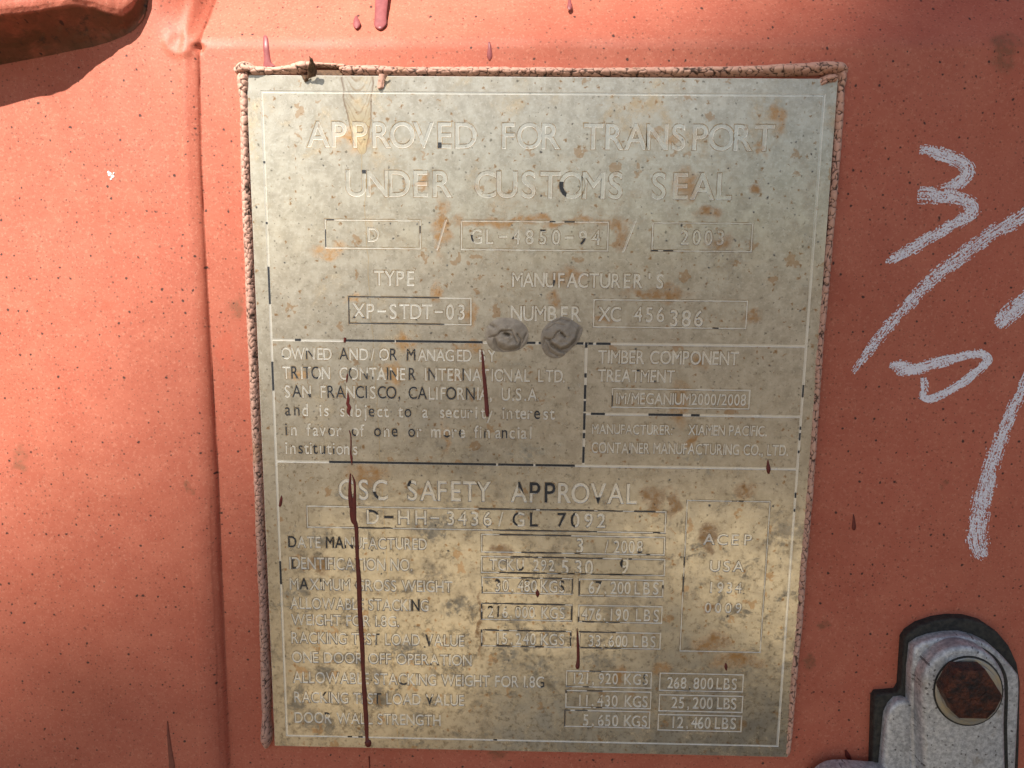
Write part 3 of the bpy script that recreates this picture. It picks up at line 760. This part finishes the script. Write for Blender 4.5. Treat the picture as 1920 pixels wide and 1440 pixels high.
YB = YD+0.0002
left = bead_geo([(474,141,7,.0030),(462,149,12,.0050),(461,165,11,.0050),(463,200,9.5,.0046),(464,300,9,.0045),(468,420,9.5,.0045),(472,520,9,.0045),
                 (478,680,9,.0045),(483,800,8.5,.0045),(488,920,9,.0044),(492,1030,9,.0044),(496,1120,8.5,.0044),(498,1200,8.5,.0045),(501,1290,9,.0046),
                 (501,1335,8,.0044),(502,1365,11,.0054),(502,1385,10,.0050),(501,1399,4,.002)], YB, crack=.00050, cell=.0023, wob=.10)
top1 = bead_geo([(447,137,8,.0040),(462,131,11,.0056),(480,136,9,.0052),(510,136,8,.0046),(545,132,8,.0044),(570,129,10,.0058),(588,126,7,.0050),(600,124,4.5,.0040),(650,127,4.5,.0036)], YB, crack=.00052, wob=.15)
top2 = bead_geo([(640,132,5,.0036),(655,134,8.5,.0046),(700,134,8.5,.0046),(760,136,8,.0042),(900,136,8,.0042),(1060,137,7.5,.0042),(1160,137,7.5,.0042),
                 (1300,136,8,.0042),(1420,134,8.5,.0044),(1500,132,10,.0050),(1545,130,11,.0056),(1572,132,11,.0056),(1580,142,7,.0040)], YB, crack=.00052, wob=.10)
right = bead_geo([(1566,132,8,.0040),(1574,146,9,.0050),(1572,170,7.5,.0046),(1570,200,7,.0046),(1565,280,7.5,.0046),(1557,380,7.5,.0046),(1549,470,7.5,.0046),(1541,560,7.5,.0046),
                  (1532,650,7.5,.0046),(1525,760,7.5,.0046),(1518,860,7.5,.0046),(1510,960,8,.0046),(1501,1060,8,.0046),(1494,1160,8,.0046),(1485,1250,8,.0046),(1479,1330,7.5,.0046),(1474,1395,7,.004),(1471,1413,5,.002)], YB, crack=.00055, wob=.10)
hook = bead_geo([(1560,150,8,.0056),(1546,152,9,.0052),(1537,158,8,.0044),(1534,163,4,.0036)], YB, crack=.0007, cell=.0026)
V, F, C = join([left, top1, top2, right, hook])
mesh_obj('sealant_bead', V, F, M_SEAL, plate, attr={'crack': C})
# torn places of the sealant
def flap(name, rows, mat, label=None):
    """rows of px cross-sections: (uL,vL,yL,uR,vR,yR) joined into a thin curled sheet with thickness"""
    V = []; F = []; n = 9
    rr = []
    for i in range(len(rows)-1):
        for k in range(6):
            t = k/6; rr.append([a+(b-a)*t for a, b in zip(rows[i], rows[i+1])])
    rr.append(rows[-1])
    for sgn in (0, 1):
        for r in rr:
            A, B_ = P(r[0],r[1],r[2]), P(r[3],r[4],r[5])
            for k in range(n):
                p = A.lerp(B_, k/(n-1)); p.y -= 0.0006*math.sin(math.pi*k/(n-1)); p.y += sgn*0.0006
                p += Vector((1,0.6,1))*0.0003*mnoise.noise(p*900)
                V.append(p)
    m = len(rr)*n
    for s_ in (0, m):
        for i in range(len(rr)-1):
            for k in range(n-1):
                a = s_+i*n+k; F.append((a,a+1,a+1+n,a+n))
    for i in range(len(rr)-1):
        for k in (0, n-1):
            a = i*n+k; F.append((a, a+n, a+n+m, a+m))
    o = mesh_obj(name, V, F, mat, plate)
    if label: tag(o, label)
    return o
flap('sealant_flap', [(576,148,-.001,591,143,-.001),(577,135,-.003,592,130,-.003),(579,122,-.0052,590,118,-.005),(580,112,-.0062,585,111,-.006),(579,106,-.0065,581,106,-.0065)], M_SEALDARK, 'dark curled splinter of dried sealant')
flap('sealant_flap', [(563,140,-.0012,580,142,-.0012),(567,146,-.001,578,148,-.001),(571,153,-.0004,576,152,-.0004)], M_SEALDARK)
flap('sealant_flap', [(711,139,-.0018,727,140,-.0018),(709,150,-.0010,721,150,-.0012),(708,160,-.0006,719,163,-.0006),(709,166,-.0004,717,167,-.0004)], M_SEAL, 'short tongue of sealant hanging over the plate')
V = [P(592,131,YD-.0022),P(652,132,YD-.0022),P(640,141,YD-.0022),P(590,143,YD-.0022)]
mesh_obj('torn_gap', V+[Vector((p.x,p.y+.001,p.z)) for p in V], [(0,1,2,3),(7,6,5,4),(0,4,5,1),(1,5,6,2),(2,6,7,3),(3,7,4,0)], M_SEALDARK, plate, smooth=False)

# ------------------------------------------------------------------ putty blobs
def putty(label, cu, cv, outline, fold, tail=None):
    """outline: radius px by angle; fold: function giving height (0..1) and dark crease"""
    V = []; F = []; C = []; NR, NA = 46, 120
    ang = [a*2*math.pi/len(outline) for a in range(len(outline))]
    for i in range(NR+1):
        r = i/NR
        for k in range(NA):
            th = 2*math.pi*k/NA
            R_ = 1.06*float(np.interp(th, ang+[2*math.pi], list(outline)+[outline[0]]))
            u = cu + math.cos(th)*R_*r; v = cv + math.sin(th)*R_*r
            h, cr = fold((u-cu), (v-cv), r)
            V.append(P(u, v, -0.00005-h)); C.append(cr)
    for i in range(NR):
        for k in range(NA):
            a = i*NA+k; b = i*NA+(k+1)%NA; F.append((a,b,b+NA,a+NA))
    o = mesh_obj('putty_blob', V, F, M_PUTTY, attr={'fold': C})
    tag(o, label, 'putty', 'grey putty blobs on the plate')
def seg_d(x, y, pts):
    best = 1e9
    for (ax,ay),(bx,by) in zip(pts[:-1], pts[1:]):
        dx, dy = bx-ax, by-ay; t = max(0, min(1, ((x-ax)*dx+(y-ay)*dy)/(dx*dx+dy*dy+1e-9)))
        best = min(best, math.hypot(x-ax-t*dx, y-ay-t*dy))
    return best
def fold1(x, y, r):
    n = mnoise.fractal(Vector((x*.06, y*.06, 0)), 1, 2, 4)
    h = 0.0020*(1-r**1.7)**0.9 + 0.0006*n*(1-r)
    cr = 0
    for path, w, dp in (([(-32,4),(-18,0),(-10,-8),(8,-9)],2.2,.0007), ([(20,-2),(27,8),(24,22),(16,40)],1.8,.0007), ([(38,-4),(30,12),(22,26)],1.8,.0006),
                        ([(-22,6),(-18,22),(-6,31),(10,32),(24,26)],3.6,.0012), ([(-30,-20),(-24,-16)],3.0,.0009), ([(10,-8),(14,2),(20,14)],1.6,.0005)):
        d = seg_d(x, y, path); g = math.exp(-(d/w)**2); h -= dp*g; cr = max(cr, 0.75*g)
    d = math.hypot((x-1)/6.5, (y+2-(x-1)*0.3)/3.2); g = math.exp(-d**2); h -= .0026*g; cr = max(cr, min(1, 1.4*g))
    h += .0008*math.exp(-(seg_d(x,y,[(-12,12),(4,20),(16,18)])/6)**2)
    return max(h, 0)*(1 if r < 1 else 0), cr
def fold2(x, y, r):
    n = mnoise.fractal(Vector((x*.06+7, y*.06, 3)), 1, 2, 4)
    h = 0.0023*(1-r**1.8)**0.9 + 0.0006*n*(1-r); cr = 0
    for path, w, dp in (([(42,-20),(34,-14),(28,6),(14,20),(-2,24),(-16,16),(-22,6),(-30,4),(-34,14)],2.8,.0013), ([(-22,6),(-14,2),(-8,-8),(-2,-12)],1.6,.0006),
                        ([(-26,12),(-20,28),(-6,36)],2.0,.0006), ([(-18,14),(-4,24),(14,30),(26,22)],3.2,.0007), ([(-14,-28),(0,-34),(16,-30)],1.6,.0005), ([(0,-8),(7,-1)],1.8,.0014),
                        ([(-28,-14),(-10,-26),(6,-22)],1.4,.0004)):
        d = seg_d(x, y, path); g = math.exp(-(d/w)**2); h -= dp*g; cr = max(cr, 0.7*g)
    h += .0009*math.exp(-(seg_d(x,y,[(-14,10),(0,18),(14,14),(24,2)])/5)**2)
    return max(h, 0)*(1 if r < 1 else 0), cr
putty('smaller grey-brown putty blob with a dark hole, left of the other one', 950, 629, [39,38,34,30,29,31,36,37,38,38,36,33,31,32,35,38], fold1)
putty('larger grey-brown putty blob with a swirled fold and pointed tip, just below the word NUMBER', 1052, 632, [34,30,27,29,36,41,41,38,36,35,33,33,36,36,36,42], fold2)

# ------------------------------------------------------------------ paint drips
def drip(label, path, y0, mat, seg=10, grp='dark red paint drips'):
    V, F, C = bead_geo(path, y0, 1.5, seg, wob=.10)
    o = mesh_obj('paint_drip', V, F, mat); tag(o, label, 'paint drip', grp); return o
H_ = .0003
def drip_multi(label, paths, y0, mat):
    V, F, C = join([bead_geo(p, y0, 1.5, 10, wob=.18) for p in paths])
    o = mesh_obj('paint_drip', V, F, mat); tag(o, label, 'paint drip', 'dark red paint drips'); return o
drip_multi('longest dark red drip, from the letters CSC down to the bottom edge',
  [[(657,888,1.5,.0002),(656,910,3,H_),(657,935,4.5,H_),(660,952,5,H_)], [(660,890,.8,.0002),(665,905,2.2,H_),(665,930,3,H_),(662,955,6,H_),(663,975,6,H_),(668,990,4.5,H_),
   (670,1045,4,H_),(673,1090,5,H_),(675,1150,5,H_),(679,1210,5,H_),(681,1260,4,H_),(684,1310,5,H_),(687,1360,4.5,H_),(688,1385,3.5,H_),(690,1391,7,.0008),(690,1398,6,.0006),(690,1401,2,.0002)]], -.00002, M_DRIP)
drip_multi('straight red drip over the word INTERNATIONAL', [[(903,655,.8,.0002),(905,670,2,H_),(907,700,3,H_),(910,730,3.5,H_),(912,755,4,H_),(913,770,4.5,.0006),(914,781,3,.0004)]], -.00002, M_DRIP)
drip_multi('thin broken red drip through the words SAN FRANCISCO', [[(652,700,.6,.0002),(651,706,1.8,.0004),(650,717,1,.0002)], [(652,736,1,.0002),(653,748,3,H_),(652,757,3.5,H_),(655,764,4,H_),(653,772,3.5,H_),(656,780,.8,.0002)],
   [(655,807,1,.0003),(658,820,1.2,.0003),(658,850,1.6,.0003),(659,858,2.4,.0004),(660,872,.8,.0002)], [(647,633,2.5,.0004),(646,642,2,.0003)]], -.00002, M_DRIP)
drip_multi('short red drip with a round end below the 15,240 KGS box', [[(1082,1178,.8,.0002),(1083,1195,2.2,H_),(1084,1220,3,H_),(1084,1240,3.6,H_),(1083,1249,4.6,.0007),(1083,1254,2.5,.0004)]], -.00002, M_DRIP)
drip_multi('small red drop on the line below CO., LTD.', [[(1440,861,.6,.0001),(1440,870,2.6,H_),(1441,880,4.2,.0006),(1441,888,2,.0003)]], -.00002, M_DRIP)
drip_multi('tiny red drop on the bottom line of the 30,480 KGS box', [[(1007,1105,.8,.0002),(1008,1113,4,.0005),(1008,1120,1,.0002)]], -.00002, M_DRIP)
drip_multi('tiny red drop above the 268,800 LBS box', [[(1361,1243,1,.0002),(1361,1250,3.4,.0005),(1362,1257,1,.0002)]], -.00002, M_DRIP)
drip_multi('small red drop beside the left border at CSC SAFETY', [[(528,929,.8,.0002),(527,938,3,.0005),(525,948,3,.0004),(525,950,1,.0002)]], -.00002, M_DRIP)
def YS(u, v): return YD - door_h(u, v) - 0.00002      # on the sheet
drip_multi('wide plum drip coming in from the top of the photo', [[(717,-60,13,.0006),(716,-10,12.5,.0006),(714,25,11.5,.0008),(713,44,11.5,.0007),(713,52,7,.0008),(713,56,2,.0002)]], YS, M_DRIP2)
drip_multi('short plum drop left of the wide one', [[(668,30,2,.0003),(668,38,5,.0007),(669,47,7,.0006),(669,54,2.5,.0005)]], YS, M_DRIP2)
drip_multi('slim plum drop above the middle of the plate', [[(917,79,2,.0003),(918,90,3.5,.0005),(918,105,5,.0005),(918,113,2,.0003)]], YS, M_DRIP2)
drip_multi('faint plum drop at the very top of the photo', [[(1068,-4,2,.0002),(1068,6,3.5,.0005),(1068,14,4.5,.0005),(1068,19,1.5,.0002)]], YS, M_DRIP2)
drip_multi('matt plum drip ending on the top left end of the sealant', [[(497,66,1,.0001),(497,69,4,.0003),(498,76,5.5,.0004),(499,90,6.5,.0005),(501,110,7,.0005),(502,120,9,.0005),(504,128,15,.0004)]], YS, M_DRIP2)
drip_multi('long brown-red streak low on the door left of the plate', [[(314,1352,1,.0002),(315,1370,2.5,.0003),(318,1400,4.5,.0003),(323,1445,6.5,.0003),(327,1520,7,.0003)]], YS, M_DRIP3)
drip_multi('dark red drop on the shaded door right of the plate', [[(1600,964,1,.0002),(1601,975,2.8,.0003),(1601,988,4.6,.0004),(1601,994,2.5,.0002)]], YS, M_DRIP)
drip_multi('thin red run on the door just below the plate', [[(692,1418,1.6,.0003),(693,1440,1.2,.0003),(694,1470,1,.0002)]], YS, M_DRIP)
drip_multi('dark drop just above the galvanised bar', [[(1585,1406,2,.0003),(1590,1418,5,.0005),(1596,1428,2,.0003)]], YS, M_DRIP)

# ------------------------------------------------------------------ chalk writing
def chalk(label, strokes, seed=0):
    V = []; F = []
    for si, path in enumerate(strokes):
        st_ = 1.15; path = [(a_,b_,c_*1.22,d_) for a_,b_,c_,d_ in path]; pts = catmull(path, st_); n = len(pts)
        wmax = max(p[2] for p in path); nt = int(2*wmax*1.25/st_)
        idx = {}
        tl = 0
        dirs = []
        for i in range(n):
            a, b = pts[max(0,i-2)], pts[min(n-1,i+2)]; d = (b-a)[:2]; d = d/(np.linalg.norm(d)+1e-9); dirs.append(d)
        keep = np.zeros((n, nt), bool); pos = {}
        for i in range(n):
            hw = pts[i][2]
            endf = min(i, n-1-i)*st_
            for k in range(nt):
                o = (k-(nt-1)/2)*st_; e = abs(o)/max(hw, 0.5)
                s1 = mnoise.noise(Vector((i*st_*0.035, o*0.55, seed+si*7)))              # streaks along the stroke
                s2 = mnoise.noise(Vector((i*0.33, o*0.38, seed+si*3+50)))
                s3 = mnoise.noise(Vector((i*0.8, k*0.8, seed+90)))
                edge = 1.0 - e**3 + 0.35*mnoise.noise(Vector((i*0.12, 0.3*np.sign(o), seed+20)))
                val = edge*0.72 + 1.05*s1 + 0.85*s2 + 0.95*s3 - path[0][3] - 0.28*math.exp(-endf/10)
                keep[i,k] = val > 0.12
        for i in range(n):
            nrm = np.array([-dirs[i][1], dirs[i][0]])
            for k in range(nt):
                o = (k-(nt-1)/2)*st_
                q = pts[i][:2] + nrm*o + 0.5*np.array([mnoise.noise(Vector((i*.9,k*.9,1))), mnoise.noise(Vector((i*.9,k*.9,5)))])
                pos[i,k] = P(q[0], q[1], YD - door_h(q[0], q[1]) - 0.00010 - 0.00022*abs(mnoise.noise(Vector((i*.25,k*.25,seed)))) - 0.0003*max(0, mnoise.noise(Vector((i*.6,k*.6,seed+4)))-.1))
        for i in range(n-1):
            for k in range(nt-1):
                if keep[i,k] and (keep[i+1,k] or keep[i,k+1] or keep[i-1,k]):
                    f = []
                    for a in ((i,k),(i+1,k),(i+1,k+1),(i,k+1)):
                        if a not in idx: idx[a] = len(V); V.append(pos[a])
                        f.append(idx[a])
                    F.append(tuple(f))
    o = mesh_obj('chalk_mark', V, F, M_CHALK, smooth=False)
    tag(o, label, 'chalk mark', 'white chalk writing on the door'); return o
def S(*p, wear=0.30): return [(a,b,c,wear) for a,b,c in p]
chalk('white chalk figure 3, topmost of the writing right of the plate',
  [S((1724,281,7),(1745,284,9),(1775,293,11),(1800,303,12),(1815,317,12),(1811,333,10),(1792,345,9),(1765,353,5), wear=.12),
   S((1720,364,14),(1750,366,13),(1784,369,11),(1812,377,11),(1826,391,11),(1810,409,10),(1764,434,9),(1716,463,9),(1684,481,9),(1660,492,3), wear=.18)], 1)
chalk('long slanting white chalk slash between the 3 and the letter below',
  [S((2000,350,12),(1920,404,13),(1873,431,12),(1838,453,13),(1807,478,13),(1762,512,12),(1723,549,11),(1684,592,10),(1651,631,9),(1625,664,8),(1600,700,4), wear=.36)], 2)
chalk('white chalk rounded D lying on its side below the slash',
  [S((1668,684,5),(1688,689,11),(1712,692,9),(1753,681,8),(1793,671,7),(1832,662,6.5),(1853,674,6.5),(1834,694,7),(1801,720,6.5),(1768,739,6),(1741,749,6),(1724,741,5), wear=.0),
   S((1729,742,6),(1733,728,7),(1732,708,5), wear=.0)], 11)
chalk('white chalk digit with a long leg, cut off by the right edge',
  [S((1868,611,7),(1880,600,13),(1905,577,14),(1950,538,14), wear=.15),
   S((1965,620,9),(1935,690,9),(1918,728,9),(1899,768,10),(1878,818,11),(1861,868,13),(1847,918,15),(1837,968,16),(1833,1008,16),(1840,1035,14),(1850,1044,5), wear=.27)], 4)

# bird dropping flecks
V = []; F = []
for (u,v,r) in ((206,326,4),(211,331,3),(203,323,2.5),(213,325,2),(208,336,2)):
    b0 = len(V); yb = YD-door_h(u,v); V.append(P(u,v,yb-.0004))
    for k in range(9):
        a = 2*math.pi*k/9; rr = r*(0.7+0.5*random.random()); V.append(P(u+rr*math.cos(a), v+rr*math.sin(a), yb-.0001))
    F += [(b0, b0+1+k, b0+1+(k+1)%9) for k in range(9)]
tag(mesh_obj('bird_dropping', V, F, M_WHITE), 'tiny white splat on the sunlit left part of the door', 'dropping')

# ------------------------------------------------------------------ latch hardware, lower right
latch = empty('door_latch', P(1808,1500,YD)); tag(latch, 'galvanised door latch bracket with a rusty hex bolt on a black gasket', 'latch')
def slab(name, pts, yfront, yback, mat, parent=latch, bev=0.0008, smooth_path=False, nseg=3):
    """outline in px traced at the depth of its front face, extruded back to yback with rounded front edge"""
    P2 = [P(u, v, yfront) for u, v in pts]
    if smooth_path:
        q = [ (p.x, p.z) for p in P2 ]; out = []
        n = len(q)
        for i in range(n):
            p0,p1,p2,p3 = [np.array(q[(i+k) % n]) for k in (-1,0,1,2)]
            for k in range(5):
                t = k/5; out.append(0.5*(2*p1+(p2-p0)*t+(2*p0-5*p1+4*p2-p3)*t*t+(3*p1-p0-3*p2+p3)*t**3))
        xy = out
    else: xy = [np.array((p.x, p.z)) for p in P2]
    n = len(xy); xy = np.array(xy)
    area = 0.5*np.sum(xy[:,0]*np.roll(xy[:,1],-1)-np.roll(xy[:,0],-1)*xy[:,1])
    if area < 0: xy = xy[::-1]
    e = np.roll(xy,-1,0)-np.roll(xy,1,0); e /= np.linalg.norm(e,axis=1)[:,None]+1e-12
    inn = np.column_stack([-e[:,1], e[:,0]])
    rings = [(0.0, yback)] + [(bev*(1-math.cos(a)), yfront+bev*(1-math.sin(a))) for a in [math.pi/2*k/nseg for k in range(nseg+1)]]
    V = []; F = []
    for off, y in rings:
        r = xy+inn*off
        V += [(float(a), y, float(b)) for a, b in r]
    for j in range(len(rings)-1):
        for i in range(n):
            a = j*n+i; b = j*n+(i+1)%n; F.append((a,b,b+n,a+n))
    F.append(tuple(range((len(rings)-1)*n, len(rings)*n)))
    o = mesh_obj(name, V, F, mat, parent); 
    return o
def arc(cx, cy, r, a0, a1, n, ry=None):
    ry = ry or r
    return [(cx+r*math.cos(R(a0+(a1-a0)*k/(n-1))), cy-ry*math.sin(R(a0+(a1-a0)*k/(n-1)))) for k in range(n)]
slab('gasket', [(1694,1560),(1636,1560),(1636,1440),(1640,1312),(1645,1303),(1684,1300),(1690,1290),(1696,1200),(1704,1188),(1725,1174),(1755,1164),(1785,1160),(1815,1161),(1845,1169),(1872,1187),(1893,1212),(1908,1245),(1914,1280),(1912,1400),(1906,1560)], YD-.0045, YD+.0002, M_GASKET_GAP, bev=.001)
slab('back_plate', [(1706,1560),(1707,1420),(1708,1330),(1710,1260),(1715,1216),(1730,1206),(1750,1199),(1778,1194),(1808,1193),(1835,1200),(1860,1212),(1882,1232),(1900,1252),(1912,1268),(1913,1300),(1908,1400),(1900,1560)], YD-.0095, YD-.004, M_GALV, bev=.0016)
slab('small_tab', [(1650,1560),(1655,1440),(1664,1345),(1672,1328),(1683,1316),(1698,1314),(1712,1320),(1722,1334),(1728,1345),(1728,1560)], YD-.0085, YD-.004, M_GALV, bev=.0018)
slab('lug_gap_shade', [(1732,1560),(1728,1440),(1727,1380),(1727,1310),(1728,1281)]+arc(1808.5,1289,82.5,172,8,22,81)+[(1891,1310),(1889,1360),(1891,1440),(1897,1560)], YD-.0103, YD-.009, M_GASKET_GAP, bev=.0003)  # black slab paints the shaded gap between back plate and lug
lug = slab('lug', [(1736,1560),(1732,1440),(1730,1380),(1730,1310),(1731,1282)]+arc(1809,1290,79,172,8,22,78)+[(1888,1310),(1886,1360),(1888,1440),(1894,1560)], YD-.0165, YD-.009, M_GALV, bev=.0022)
slab('washer_gap_shade', arc(1816,1296,66,0,350,40), YD-.0168, YD-.015, M_GASKET_GAP, lug, bev=.0003)  # black disc paints the dark shaded gap round the washer
slab('washer', arc(1817,1297,63,0,350,40), YD-.0172, YD-.015, M_WASHER, lug, bev=.0004)
slab('washer_shoulder', arc(1822,1300,55,0,350,40), YD-.0190, YD-.015, M_WASHER, lug, bev=.0008)
slab('hex_bolt', [(1797,1257),(1850,1257),(1864,1278),(1881,1305),(1880,1312),(1868,1335),(1852,1350),(1800,1349),(1790,1340),(1772,1302),(1772,1296),(1786,1270)], YD-.0245, YD-.018, M_RUSTBOLT, bev=.0012)
# galvanised bar that leaves the picture at the bottom
V, F, C = bead_geo([(1520,1460,10,.006),(1545,1444,18,.010),(1570,1440,20,.012),(1620,1443,20,.012),(1680,1447,20,.012),(1740,1452,20,.012),(1800,1460,20,.012)], YD-.004, 2, 20)
mesh_obj('bar', V, F, M_GALV, latch)

# ------------------------------------------------------------------ unseen tree added to shade the right of the door
tree = empty('added_shade_tree', (0,0,0)); tag(tree, 'unseen leafy tree added behind the camera to shade the plate and door', 'tree')
CURV = np.array([(1640,-300),(1560,0),(1400,180),(1120,400),(860,600),(660,800),(540,930),(450,1060),(330,1180),(150,1260),(-150,1290),(-400,1320)], float)  # wanted edge of the shade, which the added leaves are shaped to
def shade_side(u, v):
    """signed distance px to the edge of the shade, positive inside"""
    best = 1e9; sg = 1
    for a, b in zip(CURV[:-1], CURV[1:]):
        d = b-a; t = np.clip(np.dot((u,v)-a, d)/np.dot(d,d), 0, 1); q = a+d*t; e = math.hypot(u-q[0], v-q[1])
        if e < best:
            best = e; cr = d[0]*(v-a[1])-d[1]*(u-a[0]); sg = -1 if cr > 0 else 1
    return best*sg
leafV = []; leafF = []
s_dir = S2.normalized(); ax1 = s_dir.cross(Vector((0,0,1))).normalized(); ax2 = ax1.cross(s_dir)
def leaf(T, dist, size):
    c = T + s_dir*dist
    a = Vector(rng.normal(size=3)).normalized(); b = (a.cross(Vector(rng.normal(size=3)))).normalized()
    a = (a + ax1*0.7*random.choice((-1,1)) ).normalized()
    b = (a.cross(s_dir*1.0+Vector(rng.normal(size=3))*0.5)).normalized()
    k = len(leafV); leafV.extend([c-a*size, c-b*size*0.42, c+a*size, c+b*size*0.42]); leafF.append((k,k+1,k+2,k+3))
# dense leaves placed to cast the wanted shade in the frame
x0, z0 = P(-400,1700).x, P(960,1800).z; x1, z1 = P(2500,720).x, P(960,-400).z
DIST = 12.0
for _ in range(5200):
    T_ = Vector((random.uniform(x0,x1), 0, random.uniform(z0,z1))); u, v = proj(T_.x, 0, T_.z)
    sd = shade_side(u, v)
    if sd > -25 or (sd > -150 and random.random() < 0.03): leaf(T_, DIST+random.uniform(-1.2,1.2), random.uniform(.028,.045))
# the rest of the crown
cc = Vector((1.15,0,-0.35))
for _ in range(26000):
    while True:
        q = Vector((random.uniform(-1,1), random.uniform(-1,1), random.uniform(-1,1)))
        if q.length < 1: break
    c = cc + s_dir*DIST + q*1.85
    t = c.y/s_dir.y; T_ = c - s_dir*t      # where its shadow meets the door
    if shade_side(*proj(T_.x, 0, T_.z)) < 40: continue
    leaf(T_, t, random.uniform(.04,.08))
cr_ = mesh_obj('crown', leafV, leafF, M_LEAF, tree, smooth=False)
cpos = cc + s_dir*DIST
def limb(a, b, ra, rb, n=10):
    V = []; d = (b-a).normalized(); e = d.cross(Vector((0.3,1,0.2))).normalized(); f = d.cross(e)
    for p, r in ((a,ra),(b,rb)):
        for k in range(n): V.append(p+(e*math.cos(2*math.pi*k/n)+f*math.sin(2*math.pi*k/n))*r)
    return V, [(k,(k+1)%n,n+(k+1)%n,n+k) for k in range(n)], [0]*(2*n)
tb = Vector((cpos.x+0.6, cpos.y-0.3, GZ-0.02)); tm = Vector((cpos.x+.3, cpos.y-.1, cpos.z-1.4))
parts = [limb(tb, tm, .22, .15)]
for k in range(7):
    a = k*0.9; parts.append(limb(tm, tm+Vector((math.cos(a)*1.1+.3, math.sin(a)*1.1, 1.2+0.3*(k%3))), .09, .02))
V, F, C = join(parts); mesh_obj('trunk', V, F, M_BARK, tree)
